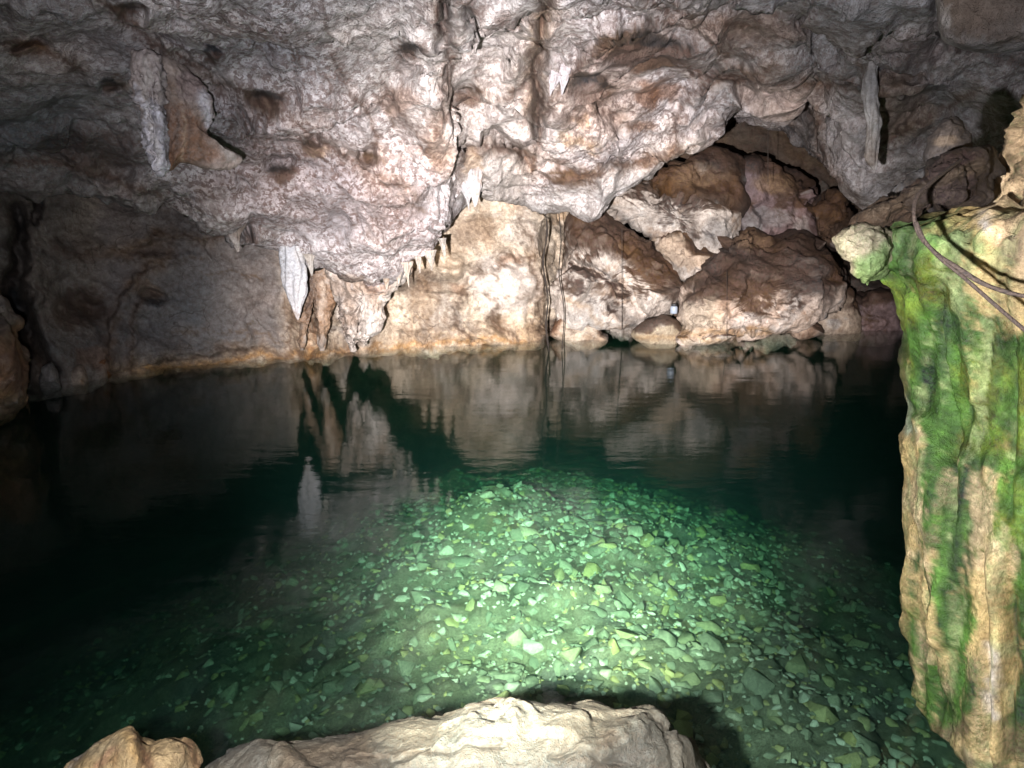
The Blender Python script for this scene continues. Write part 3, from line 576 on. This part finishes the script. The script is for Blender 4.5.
# ------------------------------------------------------------------ green flowstone column at the right
def ring_column():
    # left silhouette: px, py, distance
    L = [(838, 232, 3.15), (880, 262, 3.1)]
    prof = [  # py, left px, Y of the left edge
        (960, 1060, 2.3), (800, 1000, 2.5), (768, 978, 2.52), (735, 938, 2.58), (710, 911, 2.65), (680, 904, 2.7), (640, 899, 2.72), (600, 895, 2.75), (540, 890, 2.78), (480, 885, 2.8), (440, 887, 2.82),
        (400, 901, 2.85), (370, 899, 2.87), (330, 890, 2.9), (300, 884, 2.92), (280, 876, 2.94), (262, 862, 2.95), (245, 858, 2.96), (228, 860, 2.98), (216, 880, 3.0), (210, 905, 3.02), (204, 935, 3.05), (196, 960, 3.07), (184, 974, 3.08), (160, 984, 3.1), (130, 994, 3.12), (104, 1008, 3.15), (78, 1026, 3.2), (40, 1080, 3.2), (-60, 1130, 3.2)]
    n = 300; th = np.linspace(0, 2*math.pi, n, endpoint=False)
    rings = []
    for py, lx, Y in prof:
        x, y, z = P(lx, py, Y)
        right = 3.6
        a = (right-x)/2; cx = x+a; b = .62
        ct, st = np.cos(th), np.sin(th)
        e = .62
        X = cx-a*np.sign(ct)*np.abs(ct)**e; Yy = y-b*np.sign(st)*np.abs(st)**e*(1-.0*ct)
        # front face swings toward the camera on the right
        X = X+.85*np.clip(Yy-y, 0, None)
        Yy = Yy-(X-x)*.28
        rings.append(np.stack([X, Yy, np.full(n, z)], 1))
    A = np.array(rings)
    # refine vertically
    zs = A[:, 0, 2]; cnt = [max(2, int(abs(zs[i+1]-zs[i])/.009)) for i in range(len(zs)-1)]
    V = cr_axis(A, cnt); nn = normals_grid(V, True)
    cen = V.mean(axis=1, keepdims=True)
    if (nn*(V-cen)).sum() < 0: nn = -nn
    v = V.reshape(-1, 3); q = v*np.array([1, 1, .16])
    px, py = proj(v)
    w = fbm(v, 1.5, 3)
    d = .045*fbm(q, 2.2, 3, .5, 1)+.028*fbm(q+4, 8, 3, .5, 1)+.02*fbm(v+8, 2.5, 3)+.006*fbm(v, 22, 3, .6)
    up = sstep(230, 190, py)
    d = d+up*.03*fbm(v+3, 6, 4, .6, 1)
    for amp_, sh in [(-.03, ('s', [(968, 215), (972, 240), (970, 260)], 3)), (-.05, ('s', [(1018, 150), (1018, 250), (1005, 300), (1016, 350)], 4)), (.03, ('s', [(985, 230), (982, 260)], 8)),
                     (-.05, ('s', [(975, 560), (984, 640), (985, 768)], 4)), (.07, ('s', [(993, 560), (994, 640), (998, 768)], 9)), (-.06, ('s', [(1008, 600), (1006, 768)], 4)), (-.05, ('s', [(935, 300), (940, 420), (938, 520)], 5)),
                     (.05, ('s', [(915, 420), (925, 520), (938, 640)], 12)), (-.06, ('s', [(1010, 340), (1012, 420), (1004, 520)], 6)), (.04, ('s', [(965, 300), (968, 400)], 9)), (.04, ('s', [(905, 300), (912, 400)], 8))]:
        d = d+amp_*shape_mask(px+8*w, py, sh, 0)
    d = d-.025
    W = V+nn*d.reshape(V.shape[:2])[..., None]
    AL = (.055, .122, .018); CR = (.54, .40, .185)
    ops = [
           ((.42, .55, .42), .7, ('s', [(886, 300), (898, 370), (903, 430)], 6), .1), ((.35, .50, .40), .6, ('s', [(905, 380), (908, 430)], 4)),
           (YEL, .75, ('s', [(975, 400), (985, 470), (990, 540), (990, 590)], 9), .5), (CR, .8, ('s', [(985, 560), (992, 620), (998, 700)], 10), .1), ((.7, .66, .6), .8, ('s', [(990, 645), (993, 690), (995, 720)], 5), 0), ((.40, .28, .10), .6, ('s', [(1003, 500), (1012, 600), (1010, 720)], 9)),
           (YEL, .8, ('s', [(918, 650), (930, 690), (950, 700), (970, 670)], 15), .6), (YEL, .6, ('s', [(975, 700), (985, 745)], 9), .6), (BROWN, .75, ('e', 952, 728, 22, 13), .3), (DARK, .8, ('s', [(930, 752), (975, 766), (1020, 790)], 10)), (DARK, .7, ('e', 1020, 740, 18, 24)),
           (CR, .85, ('p', [(925, 222), (1100, 130), (1100, 320), (1015, 310), (960, 268)], 10), .1), ((.50, .36, .28), .5, ('p', [(985, 100), (1060, 60), (1060, 320), (1000, 250)], 10), .1), ((.64, .60, .60), .8, ('s', [(985, 160), (988, 230)], 6), 0), ((.30, .33, .10), .5, ('s', [(925, 230), (960, 240), (990, 250)], 10), .2), ((.36, .40, .12), .75, ('s', [(962, 330), (966, 380), (968, 420)], 7), .8), ((.36, .40, .12), .6, ('s', [(928, 300), (932, 380), (930, 430)], 5), .6),
           (DARK, .75, ('s', [(1018, 150), (1018, 250), (1004, 300)], 2.2)), (BROWN, .7, ('s', [(968, 150), (973, 240)], 1.8)), (BROWN, .5, ('s', [(860, 226), (905, 212), (925, 214)], 8), .5), (DARK, .7, ('s', [(920, 206), (960, 205)], 5)), ((.12, .07, .05), .8, ('s', [(975, 190), (990, 130), (1024, 76)], 7), .6), (BROWN, .3, ('s', [(1020, 560), (1022, 700)], 14))]  # DARK stroke near the top paints the shadow gap under the ledge
    col = paint(W.reshape(-1, 3), CR, ops, 6.6, .3, 9., .25)
    # algae: patchy, running down in streaks
    wp = W.reshape(-1, 3); gx, gy = proj(wp); gx = gx+8*fbm(wp, 4, 3)
    cov = np.maximum.reduce([shape_mask(gx, gy, h, 0)*a for a, h in ((1., ('p', [(850, 222), (912, 216), (940, 235), (975, 290), (1015, 335), (1100, 335), (1100, 480), (990, 470), (930, 460), (908, 410), (886, 300)], 16)),
        (.85, ('p', [(918, 440), (972, 440), (976, 540), (976, 640), (955, 690), (932, 620), (924, 520)], 16)), (.85, ('p', [(1000, 460), (1100, 460), (1100, 740), (1012, 720)], 16)), (.75, ('e', 942, 695, 36, 34)), (.5, ('s', [(910, 560), (912, 640), (920, 690)], 9)), (.45, ('e', 925, 250, 60, 40)))])
    st1 = fbm(wp*np.array([1, 1, .05])+12, 13, 4, .65); st2 = fbm(wp+31, 13, 5, .7)
    ga = sstep(.18, .62, cov+.46*st1+.22*st2-.06)
    gc = np.array(AL)[None]*(1+.7*st2[:, None])*(1-sstep(-.3, .6, fbm(wp*np.array([1, 1, .2])+3, 7, 4))[:, None]*np.array([.55, .6, .3]))+np.array((.07, .045, 0))*sstep(.1, .7, fbm(wp+44, 4, 4))[:, None]+np.array((.10, .13, .06))*sstep(270, 215, gy)[:, None]
    col[:, :3] = col[:, :3]*(1-ga[:, None])+gc*ga[:, None]
    lime = sstep(.32, .65, fbm(wp*np.array([1, 1, .06])+77, 15, 4, .65)+.25*st2)[:, None]*.5; col[:, :3] = col[:, :3]*(1-lime)+np.array((.34, .38, .17))*lime
    # vertical streaking of the lime
    st = fbm(v*np.array([1, 1, .08])+2, 16, 3, .6)[:, None]; col[:, :3] *= np.clip(1+.55*st, .4, 1.6)
    Q = grid_quads(V.shape[0], n, True)
    print('column', V.shape)
    return mesh_np('flowstone_column', W.reshape(-1, 3), Q[:, ::-1], M_FLOW, np.clip(col, .01, .9))
o = ring_column()
tag(o, 'tall cream flowstone column streaked with bright green algae, rising from the near water', 'column')
def knob(name, pts, Y, th, base, ops, seed, label, cat='rock', mat=None, **kw):
    o = boulder(name, pts, Y, th, mat or M_FLOW, base, ops, seed=seed, **kw); return tag(o, label, cat)
k = boulder('knob', [(835, 238), (841, 229), (852, 226), (872, 222), (892, 236), (894, 260), (882, 280), (867, 287), (857, 281), (852, 266), (840, 250)], 2.78, .14, M_FLOW, (.30, .26, .18), [((.11, .19, .06), .85, ('p', [(856, 256), (890, 240), (890, 295), (850, 290)], 5)), (BROWN, .8, ('s', [(835, 232), (850, 224), (875, 222)], 5))], seed=51, amp=.38, scale=4., layers=(.4, .9, .35, .9), facets=0)
k.parent = o
k['label'] = 'pale round knob with a green lower half sticking out of the column'
# dark gnarled ledge lying over the shoulder of the column
DB = (.030, .020, .015)
knob('ledge_rock', [(858, 224), (880, 206), (905, 188), (925, 172), (938, 160), (955, 152), (975, 150), (992, 146), (996, 170), (988, 196), (975, 200), (950, 203), (925, 207), (905, 216), (880, 224)], 2.95, .3, DB, [((.07, .05, .035), .6, ('s', [(870, 214), (920, 190), (980, 165)], 5), .8)], 53,
     'dark brown layered ledge lying across the shoulder of the green column', 'ledge', mat=M_CLOSE, amp=.28, scale=3., layers=(.4, .7, .8, 1), feats=[(-.03, ('s', [(880, 212), (920, 194), (985, 178)], 2.5)), (-.03, ('s', [(900, 200), (940, 178), (985, 160)], 2.5)), (-.03, ('s', [(890, 220), (940, 200), (985, 190)], 2))])
knob('knot_rock', [(924, 158), (930, 140), (940, 122), (952, 113), (962, 118), (966, 134), (966, 148), (950, 158), (936, 166)], 3.15, .14, (.09, .07, .06), [((.26, .19, .13), .7, ('e', 948, 144, 14, 6))], 55,
     'small dark hooded knot of rock standing on the layered ledge', 'rock', mat=M_CLOSE, amp=.2, scale=3., layers=(.4, .7, .6, 1))
# ropes / roots hanging over the column
M_ROOT, nt, b = nodes('root_bark')
nz = N(nt, 'ShaderNodeTexNoise', Scale=60, Detail=6); nt.links.new(ramp(nt, nz.outputs[0], .3, .7, (.020, .012, .009, 1), (.085, .055, .04, 1)), b.inputs['Base Color'])
bp = N(nt, 'ShaderNodeBump', Distance=.006); nt.links.new(nz.outputs[0], bp.inputs['Height']); nt.links.new(bp.outputs[0], b.inputs['Normal']); b.inputs['Roughness'].default_value = .75
M_THREAD, nt, b = nodes('thread_fibre'); b.inputs['Base Color'].default_value = (.022, .015, .012, 1); b.inputs['Roughness'].default_value = .9
def root(pts, Ys, r, label, seed, lumps=.3, cat='root', n=10):
    A = [P(x, y, Y) for (x, y), Y in zip(pts, Ys)]
    return tag(tube('hanging_root', A, [r]*len(A), M_THREAD if Ys[0] > 5 else M_ROOT, BROWN, seed=seed, n=n, lumps=lumps, sub=8, lf=12.), label, cat, 'roots and root threads')
root([(964, 158), (950, 168), (932, 182), (917, 198), (914, 215), (919, 235), (935, 252), (958, 268), (980, 282), (1000, 290), (1024, 296), (1080, 300)], [2.75, 2.6, 2.45, 2.36, 2.30, 2.27, 2.22, 2.16, 2.12, 2.08, 2.04, 2.0], .0062, 'dark twisted root looping over the ledge and across the cream top of the column', 61)
root([(916, 222), (924, 240), (940, 258), (962, 276), (985, 296), (1008, 316), (1030, 334), (1080, 368)], [2.27, 2.24, 2.2, 2.16, 2.12, 2.08, 2.05, 2.0], .0058, 'straighter brown root running down the column below the twisted one', 62, lumps=.12)
root([(622, 228), (622, 280), (622, 338)], [10.3]*3, .004, 'thin dark thread hanging in front of the leaning boulder', 63, n=6)
root([(727, 270), (727, 305), (727, 338)], [10.1]*3, .004, 'thin dark thread hanging in front of the biggest boulder', 67, n=6)
root([(768, 108), (768, 150), (768, 186)], [9.6]*3, .004, 'thin dark thread hanging down into the recess', 64, n=6)
root([(544, 200), (547, 232), (543, 262), (548, 300), (546, 325), (549, 352)], [9.75, 9.8, 9.78, 9.84, 9.8, 9.85], .011, 'thick dark root hanging into the water at the centre of the far wall', 65, n=8, lumps=.8)
root([(558, 205), (561, 240), (559, 272), (564, 310), (562, 350)], [9.9]*5, .007, 'thin brown root reaching the water between the wall and the leaning boulder', 66, n=6)

# small pale floating cup at the shore: body, band
cx, cy, cz = P(671, 306, 10.75)
M_CUP, nt, b = nodes('cup_plastic'); b.inputs['Base Color'].default_value = (.30, .34, .42, 1); b.inputs['Roughness'].default_value = .35
M_CAP, nt, b = nodes('cap_plastic'); b.inputs['Base Color'].default_value = (.03, .03, .035, 1)
def lathe(name, prof, loc, mat, n=20, parent=None):
    th = np.linspace(0, 2*math.pi, n, endpoint=False)
    V = np.array([[(r*math.cos(t), r*math.sin(t), z) for t in th] for r, z in prof]).reshape(-1, 3)+np.array(loc)
    return mesh_np(name, V, grid_quads(len(prof), n, True), mat, None, parent=parent)
jar = lathe('jar', [(.0, -.02), (.045, -.02), (.052, -.01), (.052, .07), (.045, .085), (.035, .09), (.0, .09)], (cx, cy-.2, cz-.06), M_CUP)
lathe('lid', [(.0, .088), (.04, .088), (.04, .115), (.036, .12), (0, .12)], (cx, cy-.2, cz-.06), M_CAP, parent=jar)
tag(jar, 'tiny pale blue jar with a dark lid on the low tan rock', 'jar')

# ------------------------------------------------------------------ foreground rocks
o = boulder('rock_slab', [(196, 792), (212, 765), (236, 748), (258, 738), (284, 745), (330, 738), (372, 728), (410, 718), (450, 712), (490, 702), (520, 702), (560, 706), (590, 702), (618, 711), (648, 708), (664, 716), (672, 730), (692, 742), (704, 772), (712, 830), (600, 960), (300, 960), (190, 860)], 2.2, .5, M_CLOSE, (.12, .116, .092),
    [((.10, .07, .04), .7, ('p', [(285, 748), (370, 738), (390, 770), (270, 780)], 12), .4), ((.14, .145, .13), .7, ('e', 240, 755, 30, 18)), ((.095, .09, .075), .5, ('p', [(380, 745), (500, 740), (640, 750), (640, 800), (380, 800)], 12), .15), ((.09, .07, .05), .6, ('e', 612, 740, 12, 9), .4), ((.08, .06, .04), .6, ('s', [(350, 762), (420, 752), (460, 756), (500, 748)], 3)), ((.08, .06, .04), .6, ('s', [(560, 760), (620, 768)], 3)), ((.12, .12, .1), .6, ('s', [(470, 712), (480, 722)], 8))],
    feats=[(-.03, ('s', [(350, 762), (420, 752), (460, 756), (500, 748)], 3)), (-.02, ('e', 616, 742, 9, 6)), (-.02, ('s', [(520, 716), (530, 728)], 4)), (-.02, ('s', [(560, 755), (640, 772)], 3))], tilt=-.0, center=(450, 850), stain=0., seed=71, amp=.17, scale=3.4, layers=(.3, .5, .9, 1.3), speck=.35, power=2.0, step=1.6, warp=6.)
slab = o
tag(o, 'broad pale rock slab at the water edge directly below the viewer', 'rock')
o = boulder('shore_boulder', [(62, 780), (78, 758), (98, 742), (122, 730), (132, 728), (140, 738), (152, 742), (170, 738), (188, 742), (196, 755), (196, 790), (170, 860), (90, 860)], 2.15, .22, M_CLOSE, (.42, .30, .15),
    [((.16, .07, .03), .8, ('s', [(138, 738), (146, 760), (150, 780)], 7), .3), ((.30, .13, .05), .6, ('s', [(190, 745), (196, 770)], 8)), ((.45, .22, .14), .5, ('s', [(100, 765), (116, 748)], 4)), ((.40, .34, .22), .5, ('s', [(95, 752), (125, 736)], 7)), ((.45, .28, .1), .6, ('s', [(128, 736), (136, 760)], 5))],
    feats=[(-.05, ('s', [(142, 738), (147, 770)], 6)), (.03, ('s', [(128, 732), (132, 770)], 6))], center=(130, 800), seed=75, amp=.10, scale=6, layers=(.4, .8, .8, .8), power=2.0)
tag(o, 'small two lobed orange and cream rock beside the pale slab', 'rock')

# ------------------------------------------------------------------ lake bed and water
nx, ny = 420, 460
xs = np.linspace(-14.5, 14.5, nx); ys = np.linspace(-3.2, 22, ny)
Xg, Yg = np.meshgrid(xs, ys); 
def bed_z(x, y):
    xc = .42-.09*(y-4)
    sp_ = lambda t: np.log1p(np.exp(np.clip(t, -20, 20)*4))/4
    z = -1.05-.13*np.clip(y-3, 0, 20)-.30*sp_(x-1.7)-.42*sp_(-1.0-x)-.12*sp_(y-8.5)
    z = z+.22*np.exp(-((x+.25)/.35)**2-((y-8.3)/.8)**2)+.20*np.exp(-((x+.15)/.9)**2-((y-7.8)/1.2)**2)-.35*np.exp(-((x+2.6)/1.6)**2-((y-4)/1.5)**2)
    z = z+.9*np.exp(-((x-.1)/1.5)**2-((y-1.4)/.7)**2)*.6
    return z
Zg = bed_z(Xg, Yg); V = np.stack([Xg, Yg, Zg], -1); v = V.reshape(-1, 3)
v2 = v.copy(); v2[:, 2] += .16*fbm(v, .9, 3)+.07*fbm(v, 3, 4, .55, 1)
Vb = v2.reshape(ny, nx, 3)
BEDC = (.42, .42, .30)
o = mesh_np('lake_bed', v2, grid_quads(ny, nx), M_CLOSE, paint(v, BEDC, (), 1, .3)); tag(o, 'rubble covered lake bed under the clear green water', kind='structure')
def bed_at(x, y):
    fx = (x+14.5)/29*(nx-1); fy = (y+3.2)/25.2*(ny-1)
    return Vb[int(np.clip(round(fy), 0, ny-1)), int(np.clip(round(fx), 0, nx-1)), 2]
# stones
M_STONE, nt, b = nodes('lake_stone')
at = N(nt, 'ShaderNodeAttribute', attribute_name='Col'); oi = N(nt, 'ShaderNodeObjectInfo'); tc = N(nt, 'ShaderNodeTexCoord')
nz = N(nt, 'ShaderNodeTexNoise', Scale=6, Detail=6); nt.links.new(tc.outputs['Object'], nz.inputs['Vector'])
mr = ramp(nt, oi.outputs['Random'], 0, 1, (.30, .31, .22, 1), (.74, .72, .58, 1))
e = mr.node.color_ramp.elements; q = e.new(.45); q.color = (.46, .46, .32, 1); q = e.new(.75); q.color = (.55, .48, .20, 1)
cc = mixc(nt, 1., mr, at.outputs['Color'], 'MULTIPLY'); cc = mixc(nt, 1., cc, ramp(nt, nz.outputs[0], .3, .7, (.7, .7, .7, 1), (1.1, 1.1, 1.1, 1)), 'MULTIPLY')
nt.links.new(cc, b.inputs['Base Color']); b.inputs['Roughness'].default_value = .85
M_STONES, nt, b = nodes('lake_stones')
at = N(nt, 'ShaderNodeAttribute', attribute_name='Col'); nt.links.new(at.outputs['Color'], b.inputs['Base Color']); b.inputs['Roughness'].default_value = .85
import bmesh
rg = np.random.RandomState(21); variants = []
for k in range(10):
    bm = bmesh.new()
    for _ in range(13):
        p = rg.normal(size=3); p /= np.linalg.norm(p); p *= rg.uniform(.8, 1.05, 3)*np.array([1, rg.uniform(.6, .95), rg.uniform(.4, .75)]); bm.verts.new(p)
    r = bmesh.ops.convex_hull(bm, input=bm.verts); bmesh.ops.delete(bm, geom=[g for g in r['geom_interior'] if isinstance(g, bmesh.types.BMVert)], context='VERTS')
    bmesh.ops.bevel(bm, geom=bm.edges[:], offset=.14, segments=1, affect='EDGES', profile=.6, clamp_overlap=True)
    bmesh.ops.triangulate(bm, faces=bm.faces[:])
    me = bpy.data.meshes.new('lake_stone'); bm.to_mesh(me); bm.free()
    me.polygons.foreach_set('use_smooth', [True]*len(me.polygons)); a = me.color_attributes.new('Col', 'FLOAT_COLOR', 'POINT'); a.data.foreach_set('color', np.ones(len(me.vertices)*4, np.float32)); me.materials.append(M_STONE); variants.append(me)
from mathutils import Euler, Matrix
cand = []
for _ in range(120000):
    if len(cand) >= 18000: break
    x = rg.uniform(-5.5, 5.2); y = rg.uniform(2.2, 12)
    dens = .25+.75*math.exp(-((x-.8)/2.0)**2)
    if rg.rand() > dens: continue
    s = .020+.055*rg.rand()**3+(.07 if rg.rand() < .03 else 0)
    cand.append((s/max(1, y-.5), x, y, s))
cand.sort(reverse=True)
slabpoly = [(196, 792), (236, 745), (284, 740), (372, 722), (450, 706), (520, 696), (648, 702), (700, 742), (712, 830), (600, 960), (300, 960)]
def visible(x, y, z):
    px, py = proj(np.array([[x, y, z]])); px, py = px[0], py[0]
    if not (0 < px < 1020 and py < 765): return False
    if in_poly(np.array([px]), np.array([py]), slabpoly)[0]: return False
    if px > 885: return False
    if 60 < px < 200 and py > 725: return False
    return True
kinds = [('pale angular stone on the lit lake bed', 0), ('flat stone half buried in the lake bed rubble', 1)]
rest_V, rest_T, rest_C = [], [], []; off = 0; count = 0
for i, (key, x, y, s) in enumerate(cand):
    z = bed_at(x, y)-s*.05
    eu = Euler((rg.uniform(-.6, .6), rg.uniform(-.6, .6), rg.uniform(0, 6.28)))
    me = variants[i % 10]
    if count < 300 and visible(x, y, z):
        o = bpy.data.objects.new('lake_stone', me); COL.objects.link(o); o.location = (x, y, z); o.rotation_euler = eu; o.scale = (s*1.15,)*3
        tag(o, 'pale green and yellow stone lying among the others on the submerged lake bed', 'stone', 'stones on the lake bed'); count += 1
    else:
        M = np.array(eu.to_matrix())*s
        vv = np.empty(len(me.vertices)*3); me.vertices.foreach_get('co', vv); vv = vv.reshape(-1, 3)@M.T+np.array([x, y, z])
        me.calc_loop_triangles(); tt = np.empty(len(me.loop_triangles)*3, np.int32); me.loop_triangles.foreach_get('vertices', tt)
        rest_V.append(vv); rest_T.append(tt.reshape(-1, 3)+off); off += len(vv)
        c = np.array([(.30, .31, .22), (.46, .46, .32), (.58, .50, .24), (.74, .72, .58), (.40, .41, .30)][rg.randint(5)])*rg.uniform(.8, 1.1)
        rest_C.append(np.tile(np.append(c, 1), (len(vv), 1)))
o = mesh_np('lake_rubble', np.concatenate(rest_V), np.concatenate(rest_T), M_STONES, np.concatenate(rest_C), tri=True, smooth=True)
tag(o, 'smaller rubble covering the lake bed between the larger stones', 'rubble', kind='stuff')

# water: a closed body, mirror-like clear surface over green absorbing water
WX0, WX1, WY0, WY1 = -14, 14, -3.1, 21
Vw = np.array([(x, y, z) for z in (-8, 0) for y in (WY0, WY1) for x in (WX0, WX1)], float)
Qw = np.array([(0, 2, 3, 1), (4, 5, 7, 6), (0, 1, 5, 4), (1, 3, 7, 5), (3, 2, 6, 7), (2, 0, 4, 6)])
M_WATER = bpy.data.materials.new('lake_water'); M_WATER.use_nodes = True; nt = M_WATER.node_tree; nt.nodes.clear(); L = nt.links.new
out = N(nt, 'ShaderNodeOutputMaterial'); tr = N(nt, 'ShaderNodeBsdfTransparent'); gl = N(nt, 'ShaderNodeBsdfGlossy', Roughness=.035); fr = N(nt, 'ShaderNodeFresnel', IOR=1.333)
tr.inputs[0].default_value = (1, 1, 1, 1); mx = N(nt, 'ShaderNodeMixShader'); L(fr.outputs[0], mx.inputs[0]); L(tr.outputs[0], mx.inputs[1]); L(gl.outputs[0], mx.inputs[2]); L(mx.outputs[0], out.inputs[0])
ge = N(nt, 'ShaderNodeNewGeometry'); mi = N(nt, 'ShaderNodeMapRange'); L(ge.outputs['Backfacing'], mi.inputs[0]); mi.inputs[3].default_value = 1.40; mi.inputs[4].default_value = 1/1.40; L(mi.outputs[0], fr.inputs[0])
tc = N(nt, 'ShaderNodeTexCoord'); mp = N(nt, 'ShaderNodeMapping'); mp.inputs['Scale'].default_value = (1.0, 3.2, 1); L(tc.outputs['Object'], mp.inputs[0])
w1 = N(nt, 'ShaderNodeTexNoise', Scale=2.6, Detail=3, Distortion=.4); L(mp.outputs[0], w1.inputs['Vector'])
w2 = N(nt, 'ShaderNodeTexNoise', Scale=.8, Detail=2); L(mp.outputs[0], w2.inputs['Vector'])
w3 = N(nt, 'ShaderNodeTexNoise', Scale=11, Detail=2, Distortion=.3); L(mp.outputs[0], w3.inputs['Vector']); b3 = N(nt, 'ShaderNodeBump', Strength=1, Distance=.0006); L(w3.outputs[0], b3.inputs['Height'])
bb = N(nt, 'ShaderNodeBump', Strength=1, Distance=.0018); L(b3.outputs[0], bb.inputs['Normal']); L(w1.outputs[0], bb.inputs['Height']); bb2 = N(nt, 'ShaderNodeBump', Strength=1, Distance=.0035); L(w2.outputs[0], bb2.inputs['Height']); L(bb.outputs[0], bb2.inputs['Normal'])
L(bb2.outputs[0], gl.inputs['Normal'])
va = N(nt, 'ShaderNodeVolumeAbsorption', Density=1.0); va.inputs['Color'].default_value = (.69, .828, .775, 1)
vs = N(nt, 'ShaderNodeVolumeScatter', Density=.012, Anisotropy=.2); vs.inputs['Color'].default_value = (.3, .9, .85, 1)
av = N(nt, 'ShaderNodeAddShader'); L(va.outputs[0], av.inputs[0]); L(vs.outputs[0], av.inputs[1]); L(av.outputs[0], out.inputs['Volume'])
o = mesh_np('water', Vw, Qw, M_WATER, None, smooth=False); tag(o, 'still clear green cave lake', kind='structure')

# ------------------------------------------------------------------ light: the viewer's torch; faint sky from the mouth behind
def spot(name, loc, aim, power, size, blend, colour, rad=.03):
    l = bpy.data.lights.new(name, 'SPOT'); l.energy = power; l.spot_size = math.radians(size); l.spot_blend = blend; l.color = colour; l.shadow_soft_size = rad
    o = bpy.data.objects.new(name, l); COL.objects.link(o); o.location = loc
    o.rotation_euler = (Vector(aim)-Vector(loc)).to_track_quat('-Z', 'Y').to_euler(); return o
TL = (-.27, .15, 1.80)
spot('torch_beam', TL, P(556, 340, 9), 11600, 59, 1., (1., .955, .915))
spot('torch_spill', TL, P(650, 375, 9), 1350, 128, 1., (.93, .95, 1.))
spot('torch_on_water', (TL[0]-.1, TL[1], TL[2]-.05), P(562, 556, 5.8), 6800, 33, 1., (1., .95, .76))
w = bpy.data.worlds.new('World'); S.world = w; w.use_nodes = True; nt = w.node_tree
bg = nt.nodes['Background']; sk = nt.nodes.new('ShaderNodeTexSky'); sk.sky_type = 'NISHITA'; sk.sun_disc = False; sk.sun_elevation = math.radians(35); sk.sun_rotation = math.radians(200)
nt.links.new(sk.outputs[0], bg.inputs[0]); bg.inputs[1].default_value = .05
# ------------------------------------------------------------------ render settings
S.render.engine = 'CYCLES'; S.view_settings.view_transform = 'Standard'; S.view_settings.look = 'None'; S.view_settings.exposure = 0; S.view_settings.gamma = 1
S.cycles.use_denoising = True; S.cycles.use_adaptive_sampling = True; S.cycles.adaptive_threshold = .03; S.cycles.max_bounces = 5; S.cycles.diffuse_bounces = 2; S.cycles.glossy_bounces = 2; S.cycles.transparent_max_bounces = 12; S.cycles.volume_bounces = 1
S.cycles.caustics_reflective = False; S.cycles.caustics_refractive = False; S.cycles.sample_clamp_indirect = 4
